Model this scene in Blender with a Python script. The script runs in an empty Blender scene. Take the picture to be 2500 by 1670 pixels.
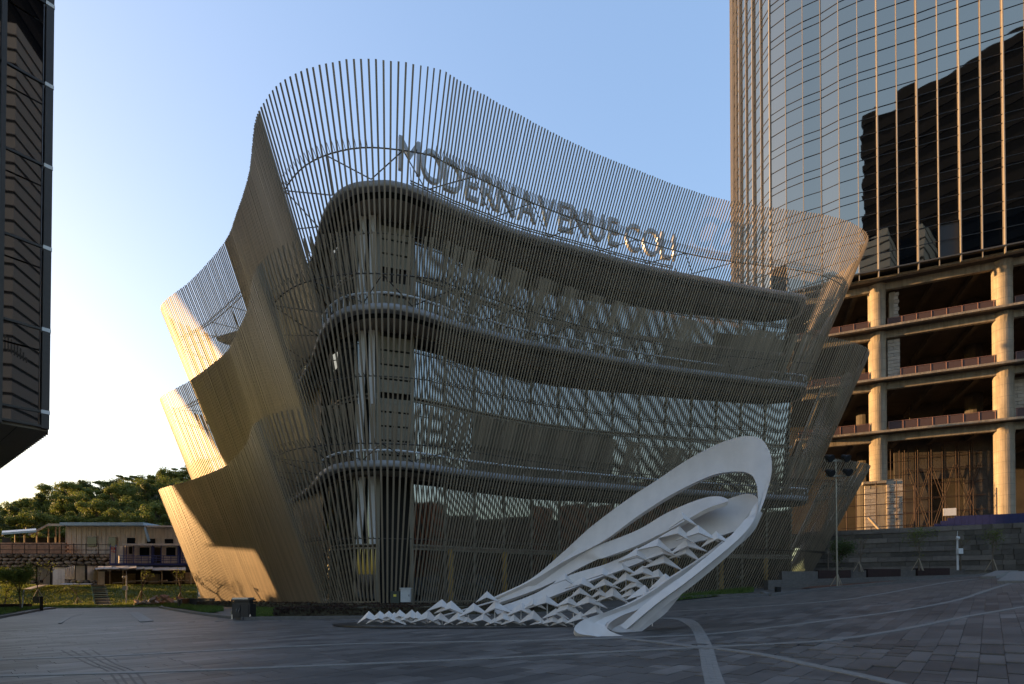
import bpy, bmesh, math, random
from mathutils import Vector, Matrix, noise
S = bpy.context.scene
R = math.radians
rnd = random.Random(7)

# ------------------------------------------------------------------ camera, world, sun
F = 1300.0; CX = 1250.0; PY = 1414.0; TH = R(0.8); EYE = 1.6
cam_d = bpy.data.cameras.new("camera"); cam = bpy.data.objects.new("camera", cam_d)
S.collection.objects.link(cam); S.camera = cam
cam.location = (0, 0, EYE); cam.rotation_euler = (R(90) + TH, 0, 0)
cam_d.sensor_width = 36; cam_d.lens = 36 * F / 2500.0
cam_d.shift_y = (PY - 835.0) / 2500.0
cam_d.clip_end = 6000; cam_d.clip_start = 0.1

SUN_AZ = -75.0      # degrees from +Y, negative = left
SUN_EL = 4.5
W = bpy.data.worlds.new("World"); S.world = W; W.use_nodes = True
nt = W.node_tree
bgn = nt.nodes["Background"]
sky = nt.nodes.new("ShaderNodeTexSky"); sky.sky_type = 'NISHITA'; sky.sun_disc = False
sky.sun_elevation = R(SUN_EL); sky.sun_rotation = R(SUN_AZ)
sky.altitude = 0; sky.air_density = 1.0; sky.dust_density = 2.2; sky.ozone_density = 2.2
gam = nt.nodes.new("ShaderNodeGamma"); gam.inputs[1].default_value = .52
hsv = nt.nodes.new("ShaderNodeHueSaturation"); hsv.inputs['Saturation'].default_value = 1.42; hsv.inputs['Hue'].default_value = .519
nt.links.new(sky.outputs[0], gam.inputs[0]); nt.links.new(gam.outputs[0], hsv.inputs['Color']); tn = nt.nodes.new("ShaderNodeMix"); tn.data_type = 'RGBA'; tn.blend_type = 'MULTIPLY'; tn.inputs[0].default_value = 1; tn.inputs[7].default_value = (1, .955, .915, 1)
nt.links.new(hsv.outputs[0], tn.inputs[6]); nt.links.new(tn.outputs[2], bgn.inputs[0]); bgn.inputs[1].default_value = 0.15
sl = bpy.data.lights.new("sun", 'SUN'); sun = bpy.data.objects.new("sun", sl); S.collection.objects.link(sun)
sl.energy = 2.15; sl.angle = R(0.6); sl.color = (.92, .53, .22)
sd = Vector((math.sin(R(SUN_AZ)) * math.cos(R(SUN_EL)), math.cos(R(SUN_AZ)) * math.cos(R(SUN_EL)), math.sin(R(SUN_EL))))
sun.rotation_euler = (-sd).to_track_quat('-Z', 'Y').to_euler()
S.view_settings.view_transform = 'Standard'; S.view_settings.look = 'None'
S.view_settings.exposure = 2.72; S.view_settings.gamma = 1; S.view_settings.use_curve_mapping = False
S.cycles.max_bounces = 6; S.cycles.diffuse_bounces = 3; S.cycles.glossy_bounces = 4
S.cycles.transparent_max_bounces = 12

# ------------------------------------------------------------------ helpers
def ray(px, py):
    a = (px - CX) / F; b = (PY - py) / F
    return Vector((a, math.cos(TH) - b * math.sin(TH), math.sin(TH) + b * math.cos(TH)))
def at(px, py, D):
    r = ray(px, py); k = D / r.y
    return Vector((r.x * k, D, EYE + r.z * k))
def atz(px, py, z):
    r = ray(px, py); k = (z - EYE) / r.z
    return Vector((r.x * k, r.y * k, z))
def sp(v, w=3.0):
    v = v / w
    return w * (math.log1p(math.exp(v)) if v < 30 else v)
def gnd(x, y):
    xr = min(x, 42); xl = max(x, -70)
    return 0.075 * (sp(xr - 6) - sp(-6.0 - 10)) * min(1, max(0.0, (y - 2) / 12)) - 0.018 * sp(-xl - 12)
def gp(px, py):
    r = ray(px, py); D = 4.0; last = 4.0
    while D < 400:
        k = D / r.y
        if EYE + r.z * k - gnd(r.x * k, D) < 0:
            lo, hi = last, D
            for _ in range(24):
                m = (lo + hi) / 2; k = m / r.y
                if EYE + r.z * k - gnd(r.x * k, m) < 0: hi = m
                else: lo = m
            k = hi / r.y
            return Vector((r.x * k, hi, gnd(r.x * k, hi)))
        last = D; D *= 1.02
    k = 60 / r.y
    return Vector((r.x * k, 60, gnd(r.x * k, 60)))

class MB:
    def __init__(s): s.v = []; s.f = []; s.a = []
    def quad(s, *p):
        n = len(s.v); s.v += [tuple(q) for q in p]; s.f.append(tuple(range(n, n + len(p))))
    def box(s, c, d, rz=0.0):
        M = Matrix.Rotation(rz, 3, 'Z'); c = Vector(c); n = len(s.v)
        for x, y, z in ((-1,-1,-1),(1,-1,-1),(1,1,-1),(-1,1,-1),(-1,-1,1),(1,-1,1),(1,1,1),(-1,1,1)):
            s.v.append(tuple(c + M @ Vector((x*d[0]/2, y*d[1]/2, z*d[2]/2))))
        s._bf(n)
    def _bf(s, n):
        for q in ((0,3,2,1),(4,5,6,7),(0,1,5,4),(1,2,6,5),(2,3,7,6),(3,0,4,7)): s.f.append(tuple(n+i for i in q))
    def bar(s, p, q, w, h=None, up=(0,0,1)):
        h = h or w; p = Vector(p); q = Vector(q); t = (q-p)
        if t.length < 1e-6: return
        t.normalize(); u = Vector(up)
        if abs(t.dot(u)) > .98: u = Vector((0,1,0))
        sx = t.cross(u).normalized(); sz = sx.cross(t).normalized(); n = len(s.v)
        for e in (p, q):
            for a, b in ((-1,-1),(1,-1),(1,1),(-1,1)): s.v.append(tuple(e + sx*a*w/2 + sz*b*h/2))
        s._bf(n)
    def rod(s, p, q, r, k=6, r2=None):
        r2 = r if r2 is None else r2
        p = Vector(p); q = Vector(q); t = (q-p)
        if t.length < 1e-6: return
        t.normalize(); u = Vector((0,0,1)) if abs(t.z) < .95 else Vector((1,0,0))
        a = t.cross(u).normalized(); b = a.cross(t); n = len(s.v)
        for e, rr in ((p, r), (q, r2)):
            for i in range(k):
                g = 2*math.pi*i/k; s.v.append(tuple(e + a*math.cos(g)*rr + b*math.sin(g)*rr))
        for i in range(k): s.f.append((n+i, n+(i+1)%k, n+k+(i+1)%k, n+k+i))
        s.f.append(tuple(n+k-1-i for i in range(k))); s.f.append(tuple(n+k+i for i in range(k)))
    def tube(s, pts, r, k=6):
        for a, b in zip(pts, pts[1:]): s.rod(a, b, r, k)
    def prism(s, poly, z0, z1):
        n = len(s.v); m = len(poly)
        for z in (z0, z1):
            for p in poly: s.v.append((p[0], p[1], z))
        s.f.append(tuple(n+m-1-i for i in range(m))); s.f.append(tuple(n+m+i for i in range(m)))
        for i in range(m): s.f.append((n+i, n+(i+1)%m, n+m+(i+1)%m, n+m+i))
    def wallstrip(s, pts, z0, z1, th=0.0):
        for a, b in zip(pts, pts[1:]): s.quad((a[0],a[1],z0),(b[0],b[1],z0),(b[0],b[1],z1),(a[0],a[1],z1))
    def mesh(s, name, m, smooth=False):
        me = bpy.data.meshes.new(name); me.from_pydata(s.v, [], s.f)
        if m: me.materials.append(m)
        if smooth:
            for p in me.polygons: p.use_smooth = True
        me.update(); return me
    def build(s, name, m, parent=None, smooth=False, **kw):
        o = bpy.data.objects.new(name, s.mesh(name, m, smooth)); S.collection.objects.link(o)
        if parent: adopt(o, parent)
        for k, v in kw.items(): o[k] = v
        return o
def adopt(o, parent):
    o.parent = parent
    t = parent; M = Matrix.Identity(4)
    while t: M = M @ Matrix.Translation(-t.location) if t.parent is None else M; t = t.parent
    o.matrix_parent_inverse = M if parent.parent is None else Matrix.Identity(4)
def thing(name, label, cat, loc=(0,0,0), group=None):
    o = bpy.data.objects.new(name, None); S.collection.objects.link(o); o.location = loc
    o['label'] = label; o['category'] = cat
    if group: o['group'] = group
    o.empty_display_size = .3
    return o
def tag(o, label, cat, group=None):
    o['label'] = label; o['category'] = cat
    if group: o['group'] = group
    return o
def inst(name, me, M, parent=None, **kw):
    o = bpy.data.objects.new(name, me); S.collection.objects.link(o); o.matrix_world = M
    if parent:
        o.parent = parent; o.matrix_parent_inverse = Matrix.Translation(-parent.location)
        o.matrix_basis = M
    for k, v in kw.items(): o[k] = v
    return o
def copy_tree(o, loc=None, **kw):
    c = o.copy(); S.collection.objects.link(c)
    if loc is not None:
        c.location = loc
    for k, v in kw.items(): c[k] = v
    for ch in list(o.children):
        d = ch.copy(); S.collection.objects.link(d); d.parent = c
        for g in list(ch.children):
            e = g.copy(); S.collection.objects.link(e); e.parent = d
    return c
def cr(P, n):
    """Catmull-Rom through tuples, n samples per span"""
    out = []; P = [Vector(p) for p in P]
    for i in range(len(P)-1):
        p0 = P[i-1] if i else P[0]*2-P[1]; p1 = P[i]; p2 = P[i+1]; p3 = P[i+2] if i+2 < len(P) else P[-1]*2-P[-2]
        for j in range(n):
            t = j/n
            out.append(0.5*((2*p1)+(p2-p0)*t+(2*p0-5*p1+4*p2-p3)*t*t+(3*p1-p0-3*p2+p3)*t**3))
    out.append(P[-1].copy()); return out
def resamp(P, step):
    """walk along polyline at constant or variable step -> list of points"""
    out = []; d = 0.0; nxt = 0.0
    for a, b in zip(P, P[1:]):
        L = (b-a).length
        while nxt <= d+L:
            out.append(a.lerp(b, (nxt-d)/L if L else 0)); nxt += step
        d += L
    return out

# ------------------------------------------------------------------ materials
def mat(name, col, rough=.6, metal=0.0, spec=.5, var=0.0, vscale=3.0, bump=0.0, bscale=20.0, col2=None, stretch=None, objvar=0.0, streak=0.0, isl=0.0):
    m = bpy.data.materials.new(name); m.use_nodes = True; t = m.node_tree; b = t.nodes["Principled BSDF"]
    b.inputs["Base Color"].default_value = (*col, 1); b.inputs["Roughness"].default_value = rough
    b.inputs["Metallic"].default_value = metal; b.inputs["Specular IOR Level"].default_value = spec
    src = None
    tc = t.nodes.new("ShaderNodeTexCoord")
    vec = tc.outputs["Object"]
    if stretch:
        mp = t.nodes.new("ShaderNodeMapping"); mp.inputs["Scale"].default_value = stretch
        t.links.new(vec, mp.inputs[0]); vec = mp.outputs[0]
    if var or col2:
        n = t.nodes.new("ShaderNodeTexNoise"); n.inputs["Scale"].default_value = vscale; n.inputs["Detail"].default_value = 6; n.inputs["Roughness"].default_value = .65
        t.links.new(vec, n.inputs["Vector"])
        mr = t.nodes.new("ShaderNodeMapRange"); mr.inputs[1].default_value = .3; mr.inputs[2].default_value = .7
        t.links.new(n.outputs[0], mr.inputs[0])
        mx = t.nodes.new("ShaderNodeMix"); mx.data_type = 'RGBA'
        c2 = col2 or tuple(max(0, c*(1-var)) for c in col)
        mx.inputs[6].default_value = (*c2, 1); mx.inputs[7].default_value = (*[min(1, c*(1+var)) for c in col], 1)
        t.links.new(mr.outputs[0], mx.inputs[0]); src = mx.outputs[2]
    if streak:
        n2 = t.nodes.new("ShaderNodeTexNoise"); n2.inputs["Scale"].default_value = 1.0; n2.inputs["Detail"].default_value = 5
        mp2 = t.nodes.new("ShaderNodeMapping"); mp2.inputs["Scale"].default_value = (3.0, 3.0, .18)
        t.links.new(tc.outputs["Object"], mp2.inputs[0]); t.links.new(mp2.outputs[0], n2.inputs["Vector"])
        r2 = t.nodes.new("ShaderNodeMapRange"); r2.inputs[1].default_value = .35; r2.inputs[2].default_value = .7; r2.inputs[3].default_value = 1-streak; r2.inputs[4].default_value = 1
        t.links.new(n2.outputs[0], r2.inputs[0])
        m2 = t.nodes.new("ShaderNodeMix"); m2.data_type = 'RGBA'; m2.blend_type = 'MULTIPLY'; m2.inputs[0].default_value = 1
        if src: t.links.new(src, m2.inputs[6])
        else: m2.inputs[6].default_value = (*col, 1)
        t.links.new(r2.outputs[0], m2.inputs[7]); src = m2.outputs[2]
    if objvar:
        oi = t.nodes.new("ShaderNodeObjectInfo"); r3 = t.nodes.new("ShaderNodeMapRange"); r3.inputs[3].default_value = 1-objvar; r3.inputs[4].default_value = 1+objvar
        t.links.new(oi.outputs["Random"], r3.inputs[0])
        m3 = t.nodes.new("ShaderNodeMix"); m3.data_type = 'RGBA'; m3.blend_type = 'MULTIPLY'; m3.inputs[0].default_value = 1
        if src: t.links.new(src, m3.inputs[6])
        else: m3.inputs[6].default_value = (*col, 1)
        t.links.new(r3.outputs[0], m3.inputs[7]); src = m3.outputs[2]
    if isl:
        gi = t.nodes.new("ShaderNodeNewGeometry"); r4 = t.nodes.new("ShaderNodeMapRange"); r4.inputs[3].default_value = 1-isl; r4.inputs[4].default_value = 1+isl
        t.links.new(gi.outputs["Random Per Island"], r4.inputs[0]); m4 = t.nodes.new("ShaderNodeMix"); m4.data_type = 'RGBA'; m4.blend_type = 'MULTIPLY'; m4.inputs[0].default_value = 1
        t.links.new(src, m4.inputs[6]); t.links.new(r4.outputs[0], m4.inputs[7]); src = m4.outputs[2]
    if src: t.links.new(src, b.inputs["Base Color"])
    if bump:
        n = t.nodes.new("ShaderNodeTexNoise"); n.inputs["Scale"].default_value = bscale; n.inputs["Detail"].default_value = 5
        t.links.new(vec, n.inputs["Vector"])
        bp = t.nodes.new("ShaderNodeBump"); bp.inputs["Strength"].default_value = bump; bp.inputs["Distance"].default_value = .05
        t.links.new(n.outputs[0], bp.inputs["Height"]); t.links.new(bp.outputs[0], b.inputs["Normal"])
    return m
def glassmat(name, tint, refl, rough=.015, base=(.004,.005,.008), wav=.25, wscale=.35):
    m = bpy.data.materials.new(name); m.use_nodes = True; t = m.node_tree
    for n in list(t.nodes): t.nodes.remove(n)
    out = t.nodes.new("ShaderNodeOutputMaterial")
    g = t.nodes.new("ShaderNodeBsdfGlossy"); g.inputs["Color"].default_value = (*tint, 1); g.inputs["Roughness"].default_value = rough
    d = t.nodes.new("ShaderNodeBsdfDiffuse"); d.inputs["Color"].default_value = (*base, 1)
    fr = t.nodes.new("ShaderNodeFresnel"); fr.inputs["IOR"].default_value = 1.5
    mr = t.nodes.new("ShaderNodeMapRange"); mr.inputs[1].default_value = .04; mr.inputs[2].default_value = .7; mr.inputs[3].default_value = refl; mr.inputs[4].default_value = 1
    t.links.new(fr.outputs[0], mr.inputs[0])
    mx = t.nodes.new("ShaderNodeMixShader"); t.links.new(mr.outputs[0], mx.inputs[0]); t.links.new(d.outputs[0], mx.inputs[1]); t.links.new(g.outputs[0], mx.inputs[2])
    t.links.new(mx.outputs[0], out.inputs[0])
    if wav:
        tc = t.nodes.new("ShaderNodeTexCoord"); n = t.nodes.new("ShaderNodeTexNoise"); n.inputs["Scale"].default_value = wscale; n.inputs["Detail"].default_value = 1.5
        t.links.new(tc.outputs["Object"], n.inputs["Vector"])
        bp = t.nodes.new("ShaderNodeBump"); bp.inputs["Strength"].default_value = wav; bp.inputs["Distance"].default_value = .08
        t.links.new(n.outputs[0], bp.inputs["Height"]); t.links.new(bp.outputs[0], g.inputs["Normal"])
    return m
def leafmat(name, col, col2):
    m = bpy.data.materials.new(name); m.use_nodes = True; t = m.node_tree; b = t.nodes["Principled BSDF"]
    b.inputs["Roughness"].default_value = .6; b.inputs["Specular IOR Level"].default_value = .3
    g = t.nodes.new("ShaderNodeNewGeometry"); mx = t.nodes.new("ShaderNodeMix"); mx.data_type = 'RGBA'
    mx.inputs[6].default_value = (*col, 1); mx.inputs[7].default_value = (*col2, 1)
    t.links.new(g.outputs["Random Per Island"], mx.inputs[0]); t.links.new(mx.outputs[2], b.inputs["Base Color"])
    tr = t.nodes.new("ShaderNodeBsdfTranslucent"); t.links.new(mx.outputs[2], tr.inputs[0])
    ms = t.nodes.new("ShaderNodeMixShader"); ms.inputs[0].default_value = .45
    t.links.new(b.outputs[0], ms.inputs[1]); t.links.new(tr.outputs[0], ms.inputs[2]); t.links.new(ms.outputs[0], t.nodes["Material Output"].inputs[0])
    return m

M = {}
M['slat'] = mat('bronze_aluminium', (.25, .198, .135), .5, .15, var=.10, vscale=.5, objvar=.14, isl=.16)
M['rail'] = mat('dark_steel', (.10, .09, .075), .5, .5)
M['pipe'] = mat('pale_pipe', (.72, .72, .70), .4, .2)
M['fascia'] = mat('fascia_grey', (.40, .39, .385), .5, .1, var=.08, vscale=.6)
M['soffit'] = mat('soffit_brown', (.42, .35, .28), .55, .1, var=.15, vscale=.8)
M['glass'] = glassmat('screen_glass', (.76, .75, .72), .34, rough=.03, wav=.03, wscale=.5)
M['darkglass'] = glassmat('dark_glass', (.62, .66, .62), .22, wav=.1)
M['frame'] = mat('frame_metal', (.30, .265, .20), .45, .4)
M['beige'] = mat('beige_panel', (.30, .27, .20), .6, .1, var=.15)
M['plaster'] = mat('white_column', (.75, .73, .68), .6, var=.05)
M['letter'] = mat('letter_steel', (.46, .46, .46), .4, .4, var=.08, vscale=2)
M['tower_glass'] = glassmat('tower_glass', (.92, .80, .62), .50, wav=.14, wscale=.28)
M['fin'] = mat('gold_fin', (.30, .27, .225), .42, .3, objvar=.08)
M['joint'] = mat('dark_joint', (.03, .03, .03), .6)
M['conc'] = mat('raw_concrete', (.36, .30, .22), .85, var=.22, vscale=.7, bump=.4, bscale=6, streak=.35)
M['concd'] = mat('raw_concrete_shaded', (.065, .055, .045), .9, var=.3, vscale=.6, bump=.3, bscale=5)  # dark copy of the raw concrete, interior shade put into its colour
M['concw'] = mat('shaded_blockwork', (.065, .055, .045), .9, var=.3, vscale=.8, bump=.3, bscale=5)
M['block'] = mat('grey_block', (.42, .36, .29), .9, var=.15, bump=.3, bscale=12, objvar=.14)
M['mortar'] = mat('mortar', (.20, .18, .15), .95)
M['rust'] = mat('rusty_steel', (.05, .03, .022), .8, .2, var=.3, vscale=3)
M['railrust'] = mat('railing_red', (.22, .11, .085), .7, .1)
M['mesh'] = mat('railing_panel', (.085, .05, .045), .8)
M['blue'] = mat('blue_hoarding', (.014, .017, .085), .6, var=.2)
M['stone'] = mat('wall_stone', (.10, .088, .072), .85, var=.22, vscale=2.5, bump=.5, bscale=14, objvar=.38)
M['stonel'] = mat('wall_stone_pale', (.15, .13, .11), .85, var=.2, vscale=2.5, bump=.5, bscale=14, objvar=.2)
M['white'] = mat('sculpture_white', (.70, .65, .605), .42, var=.05, vscale=2.2, bump=.05, bscale=60, streak=.07)
M['plinth'] = mat('black_granite', (.03, .03, .033), .35, var=.2)
M['granite'] = mat('light_granite', (.20, .19, .175), .65, var=.18, vscale=9, bump=.15, bscale=60, objvar=.1)
M['kerb'] = mat('kerb_granite', (.12, .11, .10), .75, var=.2, vscale=4, bump=.2, bscale=30)
M['bark'] = mat('bark', (.13, .10, .07), .9, var=.3, vscale=6, bump=.5, bscale=25)
M['stake'] = mat('wood_stake', (.33, .27, .19), .8, var=.2)
M['plantbox'] = mat('dark_red_box', (.035, .016, .013), .8, var=.2)
M['mulch'] = mat('red_mulch', (.13, .06, .035), .95, var=.4, vscale=12, bump=.8, bscale=30)
M['soil'] = mat('soil', (.07, .06, .035), .95, var=.3, vscale=2, bump=.6, bscale=10)
M['grassbase'] = mat('turf', (.055, .085, .022), .95, var=.35, vscale=1.2, bump=.6, bscale=14)
M['blackmetal'] = mat('black_metal', (.035, .035, .035), .35, .5)
M['steel'] = mat('bright_steel', (.6, .6, .6), .25, .9)
M['whitepaint'] = mat('white_paint', (.72, .72, .70), .5, var=.06, streak=.15)
M['greybox'] = mat('grey_cabinet', (.50, .51, .50), .5, var=.08)
M['greenbox'] = mat('dark_green_cabinet', (.045, .055, .04), .55)
M['yellow'] = mat('yellow_sticker', (.75, .62, .08), .6)
M['leaf'] = leafmat('leaves', (.09, .125, .02), (.18, .20, .04))
M['leafd'] = leafmat('leaves_dark', (.04, .065, .014), (.085, .11, .025))
M['leafg'] = leafmat('grass_blades', (.06, .11, .02), (.14, .19, .045))
M['hedge'] = leafmat('hedge_leaves', (.035, .02, .015), (.07, .04, .025))
M['shedwall'] = mat('shed_wall', (.62, .56, .47), .85, var=.14, vscale=.6, streak=.35)
M['shedroof'] = mat('shed_roof_blue', (.25, .36, .46), .5, .1, var=.15)
M['rock'] = mat('rubble_stone', (.20, .165, .13), .95, var=.4, vscale=.8, bump=.6, bscale=6, objvar=.4)
M['rockd'] = mat('rubble_gap', (.05, .04, .03), .95)
M['brickred'] = mat('weathered_brick', (.36, .22, .15), .9, var=.35, vscale=1.4, bump=.4, bscale=8)
M['cabin'] = mat('cabin_white', (.78, .75, .68), .6, var=.1, streak=.3)
M['cabinblue'] = mat('cabin_blue', (.03, .05, .20), .5)
M['winglass'] = glassmat('window_glass', (.5, .5, .5), .10, wav=0)
M['red'] = mat('red_letter', (.55, .05, .04), .6)
M['tin'] = mat('awning_tin', (.42, .36, .30), .7, .2, var=.3, vscale=1.5)
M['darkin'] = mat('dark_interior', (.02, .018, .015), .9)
M['wood'] = mat('old_wood', (.30, .24, .16), .85, var=.3)
M['darkclad'] = mat('dark_cladding', (.06, .052, .045), .4, .4, var=.1)
M['lsoffit'] = mat('brown_soffit', (.16, .125, .085), .6, .1, var=.1)
M['offglass'] = glassmat('office_glass', (.50, .465, .44), .42, wav=0, wscale=.3)
M['bandlight'] = mat('slate_band', (.010, .013, .018), .9, spec=0)
M['mirrordark'] = mat('dark_wall', (.005, .007, .010), .9, spec=0)
M['olive'] = mat('olive_blind', (.16, .14, .095), .8)
M['stripe'] = mat('pale_stripe', (.42, .38, .34), .7)
M['orangewall'] = mat('orange_wall', (.42, .17, .08), .85, var=.15)

# paving material: per-slab tone attribute
def pavemat():
    m = bpy.data.materials.new('slate_paving'); m.use_nodes = True; t = m.node_tree; b = t.nodes["Principled BSDF"]
    a = t.nodes.new("ShaderNodeAttribute"); a.attribute_name = 'tone'
    cr_ = t.nodes.new("ShaderNodeValToRGB")
    e = cr_.color_ramp.elements; e[0].position = 0; e[0].color = (.058, .054, .052, 1); e[1].position = 1; e[1].color = (.150, .139, .131, 1)
    x = e.new(.5); x.color = (.102, .094, .089, 1)
    t.links.new(a.outputs["Fac"], cr_.inputs[0])
    tc = t.nodes.new("ShaderNodeNewGeometry"); n = t.nodes.new("ShaderNodeTexNoise"); n.inputs["Scale"].default_value = 2.2; n.inputs["Detail"].default_value = 8; n.inputs["Roughness"].default_value = .7
    t.links.new(tc.outputs["Position"], n.inputs["Vector"])
    mr = t.nodes.new("ShaderNodeMapRange"); mr.inputs[1].default_value = .3; mr.inputs[2].default_value = .7; mr.inputs[3].default_value = .78; mr.inputs[4].default_value = 1.22
    t.links.new(n.outputs[0], mr.inputs[0])
    ns = t.nodes.new("ShaderNodeTexNoise"); ns.inputs["Scale"].default_value = .5; ns.inputs["Detail"].default_value = 7; ns.inputs["Distortion"].default_value = .8
    mp = t.nodes.new("ShaderNodeMapping"); mp.inputs["Scale"].default_value = (.45, 1.6, 1); t.links.new(tc.outputs["Position"], mp.inputs[0]); t.links.new(mp.outputs[0], ns.inputs["Vector"])
    ms = t.nodes.new("ShaderNodeMapRange"); ms.inputs[1].default_value = .35; ms.inputs[2].default_value = .65; ms.inputs[3].default_value = .72; ms.inputs[4].default_value = 1.2; t.links.new(ns.outputs[0], ms.inputs[0])
    mm = t.nodes.new("ShaderNodeMath"); mm.operation = 'MULTIPLY'; t.links.new(mr.outputs[0], mm.inputs[0]); t.links.new(ms.outputs[0], mm.inputs[1])
    mx = t.nodes.new("ShaderNodeMix"); mx.data_type = 'RGBA'; mx.blend_type = 'MULTIPLY'; mx.inputs[0].default_value = 1
    t.links.new(cr_.outputs[0], mx.inputs[6]); t.links.new(mm.outputs[0], mx.inputs[7]); t.links.new(mx.outputs[2], b.inputs["Base Color"])
    r = t.nodes.new("ShaderNodeMapRange"); r.inputs[3].default_value = .42; r.inputs[4].default_value = .68; t.links.new(n.outputs[0], r.inputs[0]); t.links.new(r.outputs[0], b.inputs["Roughness"])
    n2 = t.nodes.new("ShaderNodeTexNoise"); n2.inputs["Scale"].default_value = 45; t.links.new(tc.outputs["Position"], n2.inputs["Vector"])
    bp = t.nodes.new("ShaderNodeBump"); bp.inputs["Strength"].default_value = .12; bp.inputs["Distance"].default_value = .02
    t.links.new(n2.outputs[0], bp.inputs["Height"]); t.links.new(bp.outputs[0], b.inputs["Normal"])
    return m
M['pave'] = pavemat()
def farpave():
    m = bpy.data.materials.new('far_paving'); m.use_nodes = True; t = m.node_tree; b = t.nodes["Principled BSDF"]
    g = t.nodes.new("ShaderNodeNewGeometry"); mp = t.nodes.new("ShaderNodeMapping"); mp.inputs["Rotation"].default_value = (0, 0, R(-48))
    t.links.new(g.outputs["Position"], mp.inputs[0])
    br = t.nodes.new("ShaderNodeTexBrick"); br.inputs["Scale"].default_value = 1; br.inputs["Brick Width"].default_value = .9; br.inputs["Row Height"].default_value = .4; br.inputs["Mortar Size"].default_value = .008
    br.inputs["Color1"].default_value = (.080, .070, .062, 1); br.inputs["Color2"].default_value = (.135, .118, .104, 1); br.inputs["Mortar"].default_value = (.03, .03, .03, 1)
    t.links.new(mp.outputs[0], br.inputs[0])
    n = t.nodes.new("ShaderNodeTexNoise"); n.inputs["Scale"].default_value = .35; n.inputs["Detail"].default_value = 8; t.links.new(g.outputs["Position"], n.inputs["Vector"])
    mr = t.nodes.new("ShaderNodeMapRange"); mr.inputs[1].default_value = .3; mr.inputs[2].default_value = .7; mr.inputs[3].default_value = .8; mr.inputs[4].default_value = 1.25
    t.links.new(n.outputs[0], mr.inputs[0])
    mx = t.nodes.new("ShaderNodeMix"); mx.data_type = 'RGBA'; mx.blend_type = 'MULTIPLY'; mx.inputs[0].default_value = 1
    t.links.new(br.outputs[0], mx.inputs[6]); t.links.new(mr.outputs[0], mx.inputs[7]); t.links.new(mx.outputs[2], b.inputs["Base Color"])
    b.inputs["Roughness"].default_value = .6
    return m
M['farpave'] = farpave()
UNIT = MB(); UNIT.box((0,0,0), (1,1,1))
# ------------------------------------------------------------------ ground
def steps(lo, hi, near, cen, grow):
    xs = [cen]; d = near
    while xs[-1] < hi: xs.append(xs[-1]+d); d *= grow
    ys = [cen]; d = near
    while ys[-1] > lo: ys.append(ys[-1]-d); d *= grow
    return sorted(set(xs+ys))
gx = steps(-2500, 2500, 1.5, 10, 1.06); gy = steps(-1500, 3500, 1.5, 25, 1.06)
g = MB()
for y in gy:
    for x in gx: g.v.append((x, y, gnd(x, y) - (.045 if 3 < y < 27.5 and abs(x) < y+4 else .008)))
nx = len(gx)
for j in range(len(gy)-1):
    for i in range(nx-1): g.f.append((j*nx+i, j*nx+i+1, (j+1)*nx+i+1, (j+1)*nx+i))
plaza = g.build('plaza', M['farpave'], smooth=True, kind='structure')

# paving slabs ---------------------------------------------------------------
SA = R(42); ux = Vector((math.sin(SA), math.cos(SA), 0)); uy = Vector((math.cos(SA), -math.sin(SA), 0))
SW, SL = .37, 1.3
slabs = []
for j in range(-80, 110):
    off = rnd.random()*SL; L0 = -40 + off; s = L0
    while s < 60:
        L = SL * rnd.choice((.25, .6, 1, 1, 1.2)); c = ux*(s+L/2) + uy*(j*SW); s += L
        x, y = c.x, c.y
        if y < 5.5 or y > 25.5 or abs(x) > y*.98+1.5: continue
        r = math.hypot(x, y)
        big = SW / r * 1024/36*18.72/ max(.3, 1) * (1.6/r)   # apparent height rules
        slabs.append((r, x, y, L, min(1, max(0, rnd.gauss(.45, .30)))))
slabs.sort()
inview = [s for s in slabs if s[2] > 8.7 and abs(s[1]) < s[2]*.955]
top = set(id(s) for s in inview[:298])
tone_me = []
for k in range(6):
    m_ = MB(); m_.box((0,0,-.02), (1,1,.04)); me = m_.mesh('paving_slab', M['pave'])
    at_ = me.attributes.new('tone', 'FLOAT', 'FACE')
    for d in at_.data: d.value = (k+.3)/6
    tone_me.append(me)
rest = MB(); rt = []
for s in slabs:
    r, x, y, L, tn = s
    z = gnd(x, y) + rnd.uniform(-.0015, .0015)
    ex, ey = .4, .4
    dzx = (gnd(x+ux.x*ex, y+ux.y*ex)-gnd(x-ux.x*ex, y-ux.y*ex))/(2*ex); dzy = (gnd(x+uy.x*ey, y+uy.y*ey)-gnd(x-uy.x*ey, y-uy.y*ey))/(2*ey)
    a = Vector((ux.x, ux.y, dzx)); b = Vector((uy.x, uy.y, dzy))
    if id(s) in top:
        Mx = Matrix(((a.x*(L-.008), b.x*(SW-.008), 0, x), (a.y*(L-.008), b.y*(SW-.008), 0, y), (a.z*(L-.008), b.z*(SW-.008), 1, z), (0,0,0,1)))
        inst('paving_slab', tone_me[int(tn*5.99)], Mx, plaza)
    else:
        c = Vector((x, y, z)); n = len(rest.v); ha = a*(L-.008)/2; hb = b*(SW-.008)/2; dn = Vector((0,0,-.03))
        for q in (c-ha-hb, c+ha-hb, c+ha+hb, c-ha+hb, c-ha-hb+dn, c+ha-hb+dn, c+ha+hb+dn, c-ha+hb+dn): rest.v.append(tuple(q))
        for q in ((3,2,1,0),(0,1,5,4),(1,2,6,5),(2,3,7,6),(3,0,4,7)): rest.f.append(tuple(n+i for i in q)); rt.append(tn)
ro = rest.build('paving', M['pave'], plaza, kind='stuff')
at_ = ro.data.attributes.new('tone', 'FLOAT', 'FACE'); at_.data.foreach_set('value', rt)

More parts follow.
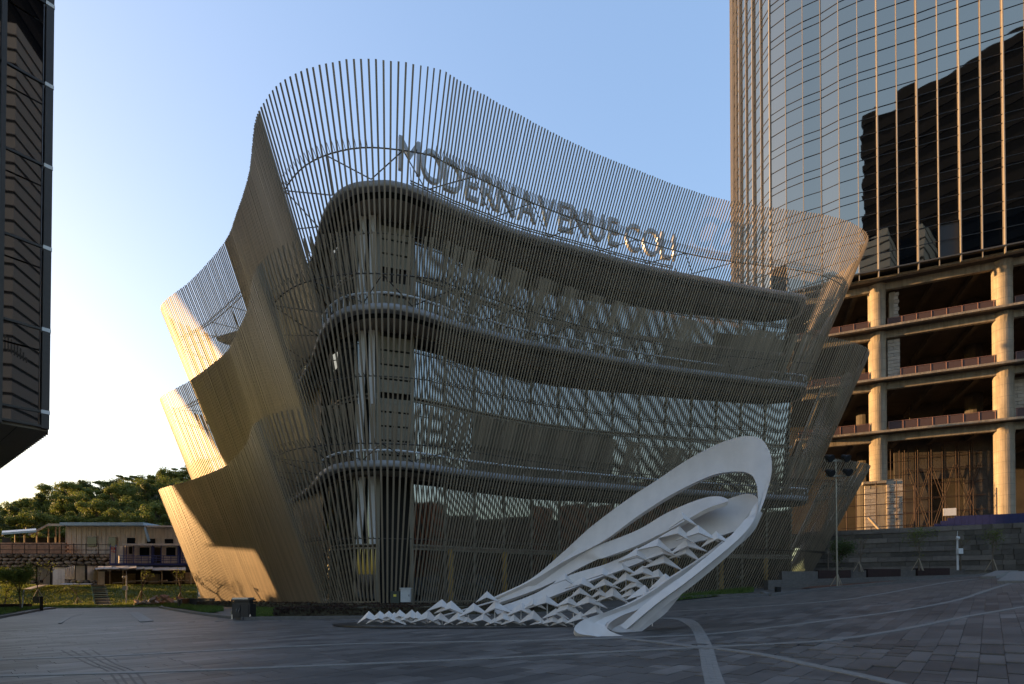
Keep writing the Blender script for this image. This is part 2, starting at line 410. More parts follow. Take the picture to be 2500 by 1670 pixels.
# light granite strips inlaid in the plaza -----------------------------------
def gstrip(name, L, Rr, m=None, h=.012, n=8, seg=False, nl=1):
    """L, Rr: pixel polylines of both edges"""
    A = [gp(*p) for p in L]; B = [gp(*p) for p in Rr]
    A = cr(A, n); B = cr(B, n); k = min(len(A), len(B)); A = A[:k]; B = B[:k]
    mb = MB()
    def g3(p, dz): return (p.x, p.y, gnd(p.x, p.y)+dz)
    root = None
    for i in range(k-1):
        for l in range(nl):
            u0, u1 = l/nl, (l+1)/nl
            q = [A[i].lerp(B[i], u0), A[i].lerp(B[i], u1), A[i+1].lerp(B[i+1], u1), A[i+1].lerp(B[i+1], u0)]
            c = sum(q, Vector())/4
            q = [c+(p-c)*.985 if seg else p for p in q]
            t = [g3(p, h) for p in q]; bt = [g3(p, -.03) for p in q]; n0 = len(mb.v)
            mb.v += t+bt
            for f in ((0,1,2,3),(4,5,1,0),(5,6,2,1),(6,7,3,2),(7,4,0,3)): mb.f.append(tuple(n0+z for z in f))
    return mb.build(name, m or M['granite'], kind='structure')
def thin(P, w):  # widen a traced centre line in ground space
    C = [gp(*p) for p in P]; C = cr(C, 8); L = []; Rr = []
    for i, p in enumerate(C):
        a = C[max(0,i-1)]; b = C[min(len(C)-1,i+1)]; t = (b-a); t.z = 0; t.normalize(); nn = Vector((-t.y, t.x, 0))
        L.append(p+nn*w/2); Rr.append(p-nn*w/2)
    return L, Rr
def gline(P, w, m=None, h=.010, nm='granite_strip'):
    L, Rr = thin(P, w); mb = MB()
    for i in range(len(L)-1):
        q = [L[i], Rr[i], Rr[i+1], L[i+1]]; n0 = len(mb.v)
        mb.v += [(p.x, p.y, gnd(p.x,p.y)+h) for p in q] + [(p.x, p.y, gnd(p.x,p.y)-.03) for p in q]
        for f in ((0,1,2,3),(4,5,1,0),(5,6,2,1),(6,7,3,2),(7,4,0,3)): mb.f.append(tuple(n0+z for z in f))
    o = mb.build(nm, m or M['granite'], plaza, smooth=False); return o
gline([(-40,1612),(300,1600),(840,1573),(1200,1566),(1440,1560),(1525,1557),(1734,1548),(1926,1527),(2060,1510),(2181,1494),(2270,1479),(2352,1461),(2410,1441),(2471,1423)], .22, h=.012)
gline([(-40,1652),(400,1640),(900,1621),(1200,1608),(1500,1592),(1734,1580),(1900,1572),(2032,1563),(2181,1541),(2352,1507),(2510,1480)], .22, h=.016)
gline([(1606,1494),(1800,1484),(2032,1467),(2150,1450),(2309,1422),(2415,1410)], .22, h=.012)
gline([(1525,1560),(1610,1569),(1692,1579),(1773,1587),(1870,1601),(1990,1627),(2152,1662),(2300,1700)], .26, h=.020)
gstrip('granite_band', [(1598,1511),(1640,1512),(1662,1517),(1687,1535),(1704,1580),(1713,1630),(1725,1690)], [(1600,1507),(1672,1510),(1700,1518),(1716,1535),(1740,1580),(1755,1630),(1778,1690)], h=.008, seg=True, nl=3)
gline([(318,1494),(336,1506),(352,1517)], .35, h=.004); gline([(332,1494),(350,1506),(366,1516)], .3, h=.004); gline([(202,1498),(175,1506),(146,1521)], .12, h=.004)
for k_, dx in enumerate((0, 20, 42, 64)):
    gline([(150+dx*1.2,1588),(215+dx,1620),(262+dx,1638),(296+dx*1.05,1680)], .035, M['joint'], h=.004, nm='paving_joint')
# kerbs
def kerb(P, w=.25, h=.13, m=None, name='kerb', label=None):
    L, Rr = thin(P, w); mb = MB()
    for i in range(len(L)-1):
        q = [L[i], Rr[i], Rr[i+1], L[i+1]]; c = sum(q, Vector())/4; q = [c+(p-c)*.99 for p in q]; n0 = len(mb.v)
        mb.v += [(p.x, p.y, gnd(p.x,p.y)+h) for p in q] + [(p.x, p.y, gnd(p.x,p.y)-.05) for p in q]
        for f in ((0,1,2,3),(4,5,1,0),(5,6,2,1),(6,7,3,2),(7,4,0,3)): mb.f.append(tuple(n0+z for z in f))
    return mb.build(name, m or M['kerb'], kind='structure')
kerb([(1560,1479),(1700,1468),(1850,1455),(1990,1440),(2150,1425),(2300,1412),(2420,1402)], .3, .12)
kerb([(600,1512),(700,1511),(800,1510),(900,1509),(1000,1508),(1150,1506),(1350,1498),(1560,1481)], .3, .12)
kerb([(392,1484),(430,1491),(480,1499),(540,1507),(598,1512)], .3, .13)
kerb([(-60,1522),(5,1508),(60,1498),(100,1490),(133,1486)], .3, .14)

# verges, lawn, bank ----------------------------------------------------------
def sheet(name, poly_px, m, dz, sub=10, kind='structure'):
    """patch of ground bounded by 2 pixel polylines (near, far)"""
    A = cr([gp(*p) for p in poly_px[0]], 6); B = cr([gp(*p) for p in poly_px[1]], 6)
    k = 24; mb = MB()
    def rs(P, u): f = u*(len(P)-1); i = min(int(f), len(P)-2); return P[i].lerp(P[i+1], f-i)
    for j in range(sub+1):
        for i in range(k+1):
            p = rs(A, i/k).lerp(rs(B, i/k), j/sub); mb.v.append((p.x, p.y, gnd(p.x,p.y)+dz))
    for j in range(sub):
        for i in range(k): mb.f.append((j*(k+1)+i, j*(k+1)+i+1, (j+1)*(k+1)+i+1, (j+1)*(k+1)+i))
    o = mb.build(name, m, smooth=True, kind=kind); o['_A'] = 0; del o['_A']
    return A, B, rs
def blades(name, fn, n, h, w, m, parent=None, label=None):
    mb = MB()
    for _ in range(n):
        p = fn()
        if p is None: continue
        a = rnd.random()*6.283; hh = h*rnd.uniform(.5, 1.2); dx, dy = math.cos(a)*w, math.sin(a)*w
        lx, ly = rnd.uniform(-.5,.5)*hh, rnd.uniform(-.5,.5)*hh
        mb.quad((p[0]-dx,p[1]-dy,p[2]),(p[0]+dx,p[1]+dy,p[2]),(p[0]+lx,p[1]+ly,p[2]+hh))
    return mb.build(name, m, parent, kind='stuff')
lawns = [
 ('lawn_verge', [[(-60,1512),(5,1502),(60,1491),(108,1485)], [(-60,1490),(5,1487),(60,1484),(106,1482)]], 3000, .22),
 ('lawn_strip', [[(130,1485),(250,1484),(390,1483)], [(130,1478),(250,1476),(400,1473)]], 3500, .15),
 ('lawn_corner', [[(398,1482),(450,1488),(500,1497),(545,1494)], [(402,1476),(450,1480),(500,1485),(543,1488)]], 4500, .28),
 ('lawn_bed', [[(612,1508),(660,1507),(700,1507),(760,1506)], [(612,1484),(660,1484),(700,1484),(760,1484)]], 4500, .12),
 ('lawn_right', [[(1560,1474),(1640,1468),(1750,1457),(1840,1447)], [(1560,1463),(1640,1457),(1750,1446),(1840,1436)]], 4500, .3)]
for nm, pp, n, h in lawns:
    A, B, rs = sheet('lawn', pp, M['grassbase'], .05, 6)
    def fn(A=A, B=B, rs=rs):
        u, v = rnd.random(), rnd.random(); p = rs(A, u).lerp(rs(B, u), v); return (p.x, p.y, gnd(p.x,p.y)+.05)
    blades('grass', fn, n, h, .03, M['leafg'])
# stone apron between lawn_corner and building
sheet('path', [[(545,1505),(600,1509),(612,1509)], [(520,1490),(580,1484),(612,1484)]], M['kerb'], .05, 4)
# clipped dark hedge along the foot of the screen
hz = []
def hedge(P, w, h, n, label):
    C = cr([gp(*p) for p in P], 8); mb = MB(); core = MB()
    for a, b in zip(C, C[1:]):
        core.bar((a.x,a.y,gnd(a.x,a.y)+h*.4), (b.x,b.y,gnd(b.x,b.y)+h*.4), w*.85, h*.8)
    for _ in range(n):
        f = rnd.random()*(len(C)-1); i = min(int(f), len(C)-2); p = C[i].lerp(C[i+1], f-i)
        t = (C[i+1]-C[i]).normalized(); nn = Vector((-t.y, t.x, 0))
        s = rnd.uniform(-1, 1); zz = h*(rnd.random()**.5)
        hh = .85+.25*noise.noise(Vector((p.x*1.3, p.y*1.3, 2)))
        q = p + nn*s*w/2; q.z = gnd(p.x,p.y)+zz*hh
        d = Vector((rnd.gauss(0,1), rnd.gauss(0,1), rnd.gauss(0,1))).normalized(); e = d.orthogonal().normalized(); sz = rnd.uniform(.04,.08)
        mb.quad(q-d*sz, q+e*sz*.6, q+d*sz, q-e*sz*.6)
    r = thing('hedge', label, 'hedge', gp(*P[len(P)//2]))
    mb.build('foliage', M['hedge'], r); core.build('stem_core', M['soil'], r)
hedge([(500,1479),(620,1482),(740,1488),(860,1490),(1000,1491),(1150,1490),(1330,1487)], 1.6, .55, 16000, 'low dark reddish hedge running along the foot of the bronze screen')
hedge([(680,1506),(760,1505),(860,1504),(1000,1503),(1180,1501),(1350,1494)], 1.7, .62, 14000, 'low dark hedge behind the kerb between the black bin and the white sculpture')

# bank on the left
bank = MB(); bx = [-150+ i*2.2 for i in range(52)]; by = [60+ j*1.1 for j in range(24)]
def bankz(x, y):
    t = max(0, min(1, (y-63)/17)); t = t*t*(3-2*t)
    return gnd(x, y)*(1-t) + t*1.75 + .12*noise.noise(Vector((x*.3, y*.3, 0))) + .03
for y in by:
    for x in bx: bank.v.append((min(x, -.575*y-1), y, bankz(x, y)))
for j in range(len(by)-1):
    for i in range(len(bx)-1): bank.f.append((j*52+i, j*52+i+1, (j+1)*52+i+1, (j+1)*52+i))
bank.build('grass_bank', M['grassbase'], smooth=True, kind='structure')
def fn():
    y = rnd.uniform(61, 84); x = rnd.uniform(-1.0*y, -.585*y-.5)
    px_ = CX+F*x/y; t = (y-62.5)/16.5
    if 232-12*t < px_ < 274-17*t: return None
    return (x, y, bankz(x, y)-.02)
blades('grass', fn, 34000, .22, .05, M['leaf'])
t_ = MB(); t_.quad((-160,80,1.72),(-45,80,1.72),(-45,96,1.75),(-160,96,1.75)); t_.build('yard', M['soil'], kind='structure')
t_ = MB(); t_.quad((-170,95.5,6.0),(-45,95.5,6.0),(-45,108,6.2),(-170,108,6.2)); t_.build('terrace', M['soil'], kind='structure')
# hill
crest = [(-400,1330),(-200,1290),(6,1276),(67,1256),(126,1242),(191,1225),(258,1214),(317,1200),(393,1192),(454,1180),(600,1150),(800,1160),(1000,1200),(1300,1290),(1700,1380)]
def crest_z(pxx, D):
    for (a, ya), (b, yb) in zip(crest, crest[1:]):
        if a <= pxx <= b: yy = ya+(yb-ya)*(pxx-a)/(b-a); return at(pxx, yy, D).z
    return 4
def hillz(x, y):
    px_ = CX + F*x/y; c = crest_z(px_, 155)
    t = max(0, min(1, (y-106)/49)); return 6.0 + (c-6.0)*(t**.85) - max(0, y-155)*.15
h = MB(); cols = [-400+ i*50 for i in range(43)]; rows = [105,110,116,124,132,140,148,155,165,185,220]
for D in rows:
    for c in cols: x = (c-CX)/F*D; h.v.append((x, D, hillz(x, D)))
for j in range(len(rows)-1):
    for i in range(len(cols)-1): h.f.append((j*43+i, j*43+i+1, (j+1)*43+i+1, (j+1)*43+i))
h.build('hill', mat('hill_green', (.03, .045, .015), .95, var=.4, vscale=.3, bump=1, bscale=1.5), smooth=True, kind='structure')

# ------------------------------------------------------------------ tree builder
def crown_mesh(name, clumps, leaf, n, m, seed, flat=.75):
    r2 = random.Random(seed); mb = MB()
    for (cx_, cy_, cz_, cr_) in clumps:
        for _ in range(n):
            d = Vector((r2.gauss(0,1), r2.gauss(0,1), r2.gauss(0,1)*flat)).normalized()*cr_*(r2.random()**.4)
            d.z *= flat
            p = Vector((cx_,cy_,cz_)) + d
            nn = (d.normalized()+Vector((r2.gauss(0,.6), r2.gauss(0,.6), r2.gauss(.4,.5)))).normalized()
            a = nn.orthogonal().normalized(); b = nn.cross(a); rot = r2.random()*6.28
            a2 = a*math.cos(rot)+b*math.sin(rot); b2 = nn.cross(a2); s = leaf*r2.uniform(.6,1.3)
            mb.quad(p-a2*s, p+b2*s*.55, p+a2*s, p-b2*s*.55)
    return mb.mesh(name, m)
def trunk_mesh(h, clumps, r0, seed):
    r2 = random.Random(seed); mb = MB(); p = Vector((0,0,-.3)); q = Vector((r2.uniform(-.1,.1)*h*.3, r2.uniform(-.1,.1)*h*.3, h*.45))
    mb.rod(p, q, r0, 7, r0*.7)
    for c in clumps: 
        e = Vector(c[:3]); mid = q.lerp(e, .5)+Vector((0,0,-.06*h)); mb.rod(q, mid, r0*.5, 5, r0*.3); mb.rod(mid, e, r0*.3, 5, r0*.08)
    return mb.mesh('trunk', M['bark'])
# hillside trees
variants = []
for k in range(6):
    r2 = random.Random(40+k); H = r2.uniform(6.5, 9)
    cl = [(r2.uniform(-2.8,2.8), r2.uniform(-2.4,2.4), H*r2.uniform(.45,1.0), r2.uniform(.7,1.45)) for _ in range(16)]
    variants.append((crown_mesh('crown', cl, .17, 300, M['leaf'] if k % 3 else M['leafd'], k, .8), trunk_mesh(H, cl, .22, k)))
nt_ = 0
for D in (108, 113, 119, 126, 134, 142, 150, 156):
    px_ = -30 + rnd.uniform(0, 20)
    while px_ < 500:
        x = (px_-CX)/F*D; y = D + rnd.uniform(-2.5, 2.5); z = hillz(x, y) - rnd.uniform(1.8, 3.0) if D > 110 else 5.6
        k = rnd.randrange(6); sc = rnd.uniform(.75, 1.25)*(.75 if D < 110 else 1)
        r = thing('hill_tree', 'leafy green tree growing on the hillside behind the long shed', 'tree', (x, y, z), 'trees covering the hillside')
        r.rotation_euler.z = rnd.random()*6.28; r.scale = (sc, sc, sc)
        for nm, me in (('crown', variants[k][0]), ('trunk', variants[k][1])):
            o = bpy.data.objects.new(nm, me); S.collection.objects.link(o); o.parent = r
        px_ += rnd.uniform(3.6, 5.2)/D*F; nt_ += 1
# umbrella-shaped trees on the crest
for pxx, pyy in ((262,1181),(318,1166),(455,1150),(395,1160),(210,1190)):
    p = at(pxx, pyy, 156); r = thing('crest_tree', 'flat topped tree standing out against the sky on the crest of the hill', 'tree', (p.x, p.y, p.z-7), 'flat topped trees on the crest')
    cl = [(rnd.uniform(-3,3), rnd.uniform(-2,2), 7+rnd.uniform(-.5,.4), rnd.uniform(.8,1.3)) for _ in range(7)]
    for nm, me in (('crown', crown_mesh('crown', cl, .20, 240, M['leaf'], pxx, .35)), ('trunk', trunk_mesh(7, cl, .16, pxx))):
        o = bpy.data.objects.new(nm, me); S.collection.objects.link(o); o.parent = r
# ------------------------------------------------------------------ main building
H1, H2, H3 = 37.24, 25.5, 13.84
Tpx = [(394,746),(469,682),(549,591),(575,533),(609,426),(623,309),(641,256),(692,197),(788,157),(903,145),(1065,168),(1129,202),(1225,256),(1321,309),(1438,367),(1555,415),(1662,456),(1779,490),(1917,511),(2024,527),(2088,549),(2120,581)]
Tp = [atz(a, b, H1).xy for a, b in Tpx]
Bp = [(-38.7,67.3),(-32,63),(-25.8,57.5),(-23,54.2),(-19,49.2),(-16.1,44.6),(-15.1,43),(-13.4,41.3),(-11.8,40.2),(-10,39.8),(-7.6,40.4),(-6.4,41.2),(-4.3,42.6),(-1.5,44.4),(2.4,46.3),(6.5,48),(10.6,49.7),(15.4,51.3),(21,52.7),(26,54),(29.2,55.2),(31.4,57)]
# hooks where the screen wraps round to its hidden ends
pre = [((-43.0,74.5),(-37.0,74.0)), ((-45.2,70.5),(-39.2,70.6))]
post = [((37.6,57.6),(32.0,60)), ((36.6,62.5),(31.5,64))]
T4 = [Vector((a[0],a[1],b[0],b[1])) for a, b in pre] + [Vector((a.x,a.y,b[0],b[1])) for a, b in zip(Tp, Bp)] + [Vector((a[0],a[1],b[0],b[1])) for a, b in post]
C4 = cr(T4, 24)
def spacing(u, ti):   # metres between slats along the top rim
    if u < (4, 3, 0)[ti]: return .40
    if u < 7.3: return .31
    if u < 8: return .31+.19*(u-7.3)/.7
    if u < 11.6: return .50
    if u < 12.6: return .50-.23*(u-11.6)
    if u < 22.5: return .27
    return .34
def depth(u, ti):
    if u < (4, 3, 0)[ti]: return .08
    if u < 7: return .20
    if u < 8.2: return .20-.14*(u-7)/1.2
    return .06
def walk(ti):
    S_ = []; d = 0; nxt = 0
    for i, (a, b) in enumerate(zip(C4, C4[1:])):
        L = (b.xy-a.xy).length
        while nxt <= d+L:
            S_.append((i/24.0, a.lerp(b, (nxt-d)/L if L else 0))); nxt += spacing(i/24.0, ti)
        d += L
    return S_
SS = [walk(0), walk(1), walk(2)]; S4 = SS[0]
print('slats per tier', len(S4))
bld = thing('exhibition_building', 'building wrapped in three flaring tiers of bronze slats, with letters on its roof', 'building', (0, 55, 0))
UNIT_SLAT = UNIT.mesh('slat', M['slat'])
tiers = [(H1, 22.7), (H2, 10.9), (H3, 0.0)]
SWd, SDp = .108, .06
cand = []
for ti, (zt, zb) in enumerate(tiers):
    S4 = SS[ti]
    for k, (u, p) in enumerate(S4):
        T = Vector((p[0]+rnd.gauss(0,.008), p[1]+rnd.gauss(0,.008), zt+rnd.gauss(0,.02))); B = Vector((p[2], p[3], zb if zb else gnd(p[2], p[3]) - .1))
        a = S4[max(0, k-1)][1]; b = S4[min(len(S4)-1, k+1)][1]
        tg = Vector((b[0]-a[0], b[1]-a[1], 0)).normalized()
        cand.append((ti, u, T, B, tg, depth(u, ti), .130 if u < 11.6 else .102))
def slat_matrix(T, B, tg, SDp, SWd):
    ax = (T-B); L = ax.length; ax.normalize(); n = tg.cross(ax).normalized(); t = ax.cross(n).normalized(); c = (T+B)/2
    return Matrix(((t.x*SWd, n.x*SDp, ax.x*L, c.x), (t.y*SWd, n.y*SDp, ax.y*L, c.y), (t.z*SWd, n.z*SDp, ax.z*L, c.z), (0,0,0,1)))
def prio(c):
    ti, u, T, B, tg, dp_, wd_ = c
    return T.y - (8 if 5 <= u <= 13 else 0)
order = sorted(range(len(cand)), key=lambda i: prio(cand[i])); single = set(order[:298])
rest = MB()
for i, c in enumerate(cand):
    Mx = slat_matrix(*c[2:])
    if i in single: inst('slat', UNIT_SLAT, Mx, bld)
    else:
        n = len(rest.v); rest.v += [tuple(Mx @ Vector(v)) for v in UNIT.v]; rest._bf(n)
rest.build('slats', M['slat'], bld, kind='stuff')

# rings, brackets and struts
def at_level(p, zt, zb, z):
    f = (zt-z)/(zt-(zb or 0)); return Vector((p[0]+(p[2]-p[0])*f, p[1]+(p[3]-p[1])*f, z))
fas_px = [(767,596),(783,533),(800,495),(820,469),(845,452),(873,443),(915,439),(959,440),(1022,458),(1118,503),(1200,535),(1278,564),(1438,607),(1555,640),(1662,664),(1811,692),(1900,708),(1960,718)]
E = [Vector((-36,64.5,0)), Vector((-30,61.5,0)), Vector((-24.5,57.5,0)), Vector((-20.6,52.3,0))] + [Vector((*atz(a, b, 32.1).xy, 0)) for a, b in fas_px] + [Vector((31.3,56.3,0)), Vector((32.0,58.5,0)), Vector((30.8,61,0)), Vector((28,64,0))]
E = cr(E, 5)
gl_px = [(808,588),(814,570),(825,550),(849,531),(897,519),(925,518),(960,524),(1007,534),(1066,556),(1159,599),(1231,626),(1334,662),(1485,697),(1600,716),(1699,732),(1844,752),(1950,766)]
G = [Vector((-31,66,0)), Vector((-25,61.5,0)), Vector((-20.5,56.5,0)), Vector((-17.6,52,0))] + [Vector((*atz(a, b, 31.9).xy, 0)) for a, b in gl_px] + [Vector((29.5,60,0)), Vector((27,63.5,0))]
bands = [11.0, 22.8, 32.1]
back = [(22,69.5), (-10,76), (-33,73)]
back_i = [(21,68.5), (-10,75), (-29,71)]
Epoly = [(p.x, p.y) for p in E] + back
for zi, z in enumerate(bands):
    # fascia with rounded nose, soffit and deck
    prof = [(0.55, -.50), (.06, -.49), (0.0, -.44), (-.02, -.22), (.0, -.04), (.06, .02), (.5, .04)]
    mb = MB(); rows = []
    for i, p in enumerate(E):
        a = E[max(0,i-1)]; b = E[min(len(E)-1,i+1)]; t = (b-a).normalized(); n = Vector((-t.y, t.x, 0))   # inward
        rows.append([len(mb.v)+k for k in range(len(prof))]); mb.v += [tuple(p + n*q + Vector((0,0,z+h))) for q, h in prof]
    for r0, r1 in zip(rows, rows[1:]):
        for k in range(len(prof)-1): mb.f.append((r0[k], r1[k], r1[k+1], r0[k+1]))
    mb.build('fascia', M['fascia'], bld, smooth=True)
    sb = MB(); sb.prism([(p[0], p[1]) for p in Epoly], z-.45, z-.02)
    # shrink the slab a little so its edge stays behind the fascia
    cx_, cy_ = 0, 58
    sb.v = [(cx_+(v[0]-cx_)*.992, cy_+(v[1]-cy_)*.985 if v[1] < 58 else v[1], v[2]) for v in sb.v]
    sb.build('floor_slab', M['soffit'], bld)
for z in (5.0, 17.2, 27.4):
    sb = MB(); sb.prism([(p.x*.975, 58+(p.y-58)*.95 if p.y < 58 else p.y) for p in G] + back_i, z-.3, z); sb.build('floor_slab', M['soffit'], bld)
# flat dark strip behind the nose, painting in the shade of a slot
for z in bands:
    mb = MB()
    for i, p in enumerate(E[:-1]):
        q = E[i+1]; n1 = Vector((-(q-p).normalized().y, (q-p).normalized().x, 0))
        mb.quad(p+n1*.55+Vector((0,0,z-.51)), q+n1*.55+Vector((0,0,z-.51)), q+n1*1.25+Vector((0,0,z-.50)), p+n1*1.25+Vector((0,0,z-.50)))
    mb.build('soffit_shade_strip', M['darkin'], bld)
# guard pipe along the two lower decks
for z in bands[:2]:
    mb = MB(); pts = [Vector((p.x, p.y, z+.75)) for p in E[6:]]
    # outward shift of 0.15
    mb.tube(pts, .085, 6)
    for p in pts[::3]: mb.rod((p.x,p.y,z), p, .03, 5)
    mb.build('guard_pipe', M['pipe'], bld)
# truss rings that hold the slats
for ti, (zt, zb) in enumerate(tiers):
    zr = {0: 32.7, 1: 23.3, 2: 11.5}[ti]; zm = {0: 27.6, 1: 16.9, 2: 5.1}[ti]
    for zz, full in ((zr, True), (zm, False)):
        S4 = SS[ti]; mb = MB(); pts = [at_level(p, zt, zb, zz) for u, p in S4]
        inn = []
        for k, p in enumerate(pts):
            a = pts[max(0,k-1)]; b = pts[min(len(pts)-1,k+1)]; t = (b-a).normalized(); inn.append(p + Vector((-t.y, t.x, 0))*.45)
        mb.tube(inn[::2], .05 if full else .04, 5)
        if full:
            lo = [p + Vector((0,0,-.45)) for p in inn]
        mb.build('truss_ring', M['rail'], bld)
        mb = MB()
        for p, q in zip(pts, inn): mb.bar(q, p + (p-q).normalized()*0 + Vector((0,0,.45 if full else .15)), .035)
        mb.build('brackets', M['rail'], bld, kind='stuff')
        if full:
            # zigzag struts from the ring to the deck edge
            zE = bands[2-ti] + .05; nodes = []; dd = 0; last = None; flip = 0
            for k, q in enumerate(inn):
                if last is None or (q-last).length > 2.6: nodes.append((k, q)); last = q
            for j, (k, q) in enumerate(nodes):
                if j % 2 == 0:
                    for jj in (j-1, j+1):
                        if 0 <= jj < len(nodes):
                            q2 = nodes[jj][1]; e = min(E, key=lambda s: (s.x-q2.x)**2+(s.y-q2.y)**2)
                            if (Vector((e.x,e.y,zE))-q).length < 9:
                                sm = MB(); sm.bar(q, (e.x, e.y, zE), .06); sm.build('strut', M['rail'], bld)
# glass walls: one pane per bay and half storey, frames proud of them
Gl = cr(G, 4); levels = [(.35,4.7),(5.0,10.4),(11.05,16.9),(17.2,22.2),(22.85,27.1),(27.4,31.5)]
bays = resamp([Vector((p.x,p.y,0)) for p in Gl], 1.6)
corner = Vector((*atz(925,518,31.9).xy, 0)); c2 = Vector((*atz(1007,534,31.9).xy, 0))
segs = []
ic = min(range(len(Gl)), key=lambda i: (Gl[i]-corner).length); i2 = min(range(len(Gl)), key=lambda i: (Gl[i]-c2).length)
left = resamp(list(reversed(Gl[:ic+1])), 2.0); mid = [corner, corner.lerp(c2, .5), c2]; right = resamp([c2]+Gl[i2+1:], 3.0)
def lean(z):
    top_ = 31.5 if z > 22.5 else (22.2 if z > 10.7 else 10.4)
    return max(0, (top_-z))*(.085 if z > 22.5 else (.045 if z > 10.7 else .012))
def pane(a, b, z0, z1, m, nm='glass_pane', off=0.0):
    t = (b-a).normalized(); n = Vector((t.y, -t.x, 0)); tilt = n*rnd.uniform(-.006, .006)
    mb = MB(); e = .05; p = a+t*e+n*off; q = b-t*e+n*off; w = n*-.05
    l0 = -n*lean(z0+.01); l1 = -n*lean(z1-.01)
    mb.quad(p+l0+Vector((0,0,z0+e)), q+l0+Vector((0,0,z0+e)), q+l1+tilt+Vector((0,0,z1-e)), p+l1+tilt+Vector((0,0,z1-e)))
    mb.quad(*[Vector(v)+w for v in reversed([mb.v[0], mb.v[1], mb.v[2], mb.v[3]])])
    mb.build(nm, m, bld)
fr = MB()
def mull(p, n, z0, z1, w=.09, dpt=.16): 
    fr.box((p.x+n.x*.05, p.y+n.y*.05, (z0+z1)/2), (w, dpt, z1-z0), math.atan2(n.y, n.x)+math.pi/2)
for S_, m_ in ((right, 'glass'), (left[::-1], 'darkglass')):
    for a, b in zip(S_, S_[1:]):
        t = (b-a).normalized(); n = Vector((t.y, -t.x, 0))
        for k, (z0, z1) in enumerate(levels):
            pane(a, b, z0, z1, M[m_ if k else 'darkglass'])
            l0 = -n*lean(z0+.01); l1 = -n*lean(z1-.01)
            fr.bar(a+l1+n*.03+Vector((0,0,z1)), b+l1+n*.03+Vector((0,0,z1)), .12, .14); fr.bar(a+l0+n*.03+Vector((0,0,z0)), b+l0+n*.03+Vector((0,0,z0)), .12, .14)
            fr.bar(a+l0+n*.06+Vector((0,0,z0)), a+l1+n*.06+Vector((0,0,z1)), .09, .16, up=tuple(t))
for x0, x1, z0, z1 in ((1120,1490,11.2,16.8),(1590,1960,24.6,27.0),(1700,1960,27.5,28.8)):
    for a, b in zip(right, right[1:]):
        if x0-10 <= CX+F*a.x/a.y*.985 and CX+F*b.x/b.y*.985 <= x1+10 and a.y < 60:
            t = (b-a).normalized(); n = Vector((t.y,-t.x,0)); q = MB(); u0 = n*(.09-lean(z0)); u1 = n*(.09-lean(z1))
            q.quad(a+t*.08+u0+Vector((0,0,z0)), b-t*.08+u0+Vector((0,0,z0)), b-t*.08+u1+Vector((0,0,z1)), a+t*.08+u1+Vector((0,0,z1)))
            q.quad(*[Vector(v)-n*.04 for v in reversed(q.v[:4])]); q.build('blind_panel', M['olive'], bld)
fr.build('window_frames', M['frame'], bld, kind='stuff')
t = (c2-corner).normalized(); n = Vector((t.y, -t.x, 0))
for z0, z1 in levels[2:]:
    z = z0 + .1
    while z < z1 - .7:
        mb = MB(); p = corner+t*.15+n*.05; q = c2-t*.15+n*.05; hh = min(1.0, z1-z-.1)
        mb.bar(p+Vector((0,0,z+hh/2)), q+Vector((0,0,z+hh/2)), .08, hh); mb.build('wall_panel', M['beige'], bld); z += hh+.16
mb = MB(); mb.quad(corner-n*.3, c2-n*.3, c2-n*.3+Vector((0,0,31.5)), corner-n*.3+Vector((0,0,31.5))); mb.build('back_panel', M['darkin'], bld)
for p in (corner, c2):
    mb = MB(); mb.box((p.x+n.x*.05, p.y+n.y*.05, 15.8), (.30, .30, 31.5), math.atan2(n.y,n.x)); mb.build('corner_post', M['frame'], bld)
# leaning white columns behind the corner
tl = (left[1]-left[0]).normalized(); nl = Vector((-tl.y, tl.x, 0))
for (z0, z1) in ((5.0, 10.4), (11.05, 22.2), (22.85, 31.5)):
    for s in (0, 1):
        a = corner + tl*(.5+.75*s) + Vector((0,0,z1)) + nl*.0 - Vector((0,.25,0)); b = corner + tl*(.35+1.15*s) + Vector((0,0,z0)) - Vector((0,.25,0))
        mb = MB(); mb.bar(b, a, .5, .12, up=(0,1,0)); mb.build('white_column', M['plaster'], bld)
# solid rear walls and left side wall behind the screen
mb = MB(); bk = [(G[-1].x, G[-1].y)] + back_i + [(G[0].x, G[0].y)]
mb.wallstrip(bk, 0, 31.6); mb.build('rear_wall', M['soffit'], bld)
mb = MB(); side = [(-37.6,69),(-36.4,66.7),(-30.5,62.8),(-24.3,57.8),(-20,52.2),(-17.3,48.6)]
mb.wallstrip(side, -1, 12.6); mb.build('side_wall', M['slat'], bld)
mb = MB(); side = [(-28.5,68),(-29,64.5),(-26,61.4),(-21.5,56.8),(-18.9,52.5)]
mb.wallstrip(side, 11, 22.4); mb.build('side_wall', M['slat'], bld)
# columns in the dark ground floor, warm light painted into their colour
for f in (.08,.2,.32,.44,.56,.68,.8,.92):
    i = int(f*(len(right)-1)); p = right[i]; mb = MB(); mb.rod((p.x*.9, p.y-.6, -.1+gnd(p.x,p.y)), (p.x*.9, p.y-.6, 4.7), .22, 12)
    mb.build('column', mat('warm_lit_column_%d' % i, (.55, .33, .08), .6) if i < 0 else M['warm_lit'] if 'warm_lit' in M else M.setdefault('warm_lit', mat('warm_lit_column', (.55,.33,.08), .6)), bld)
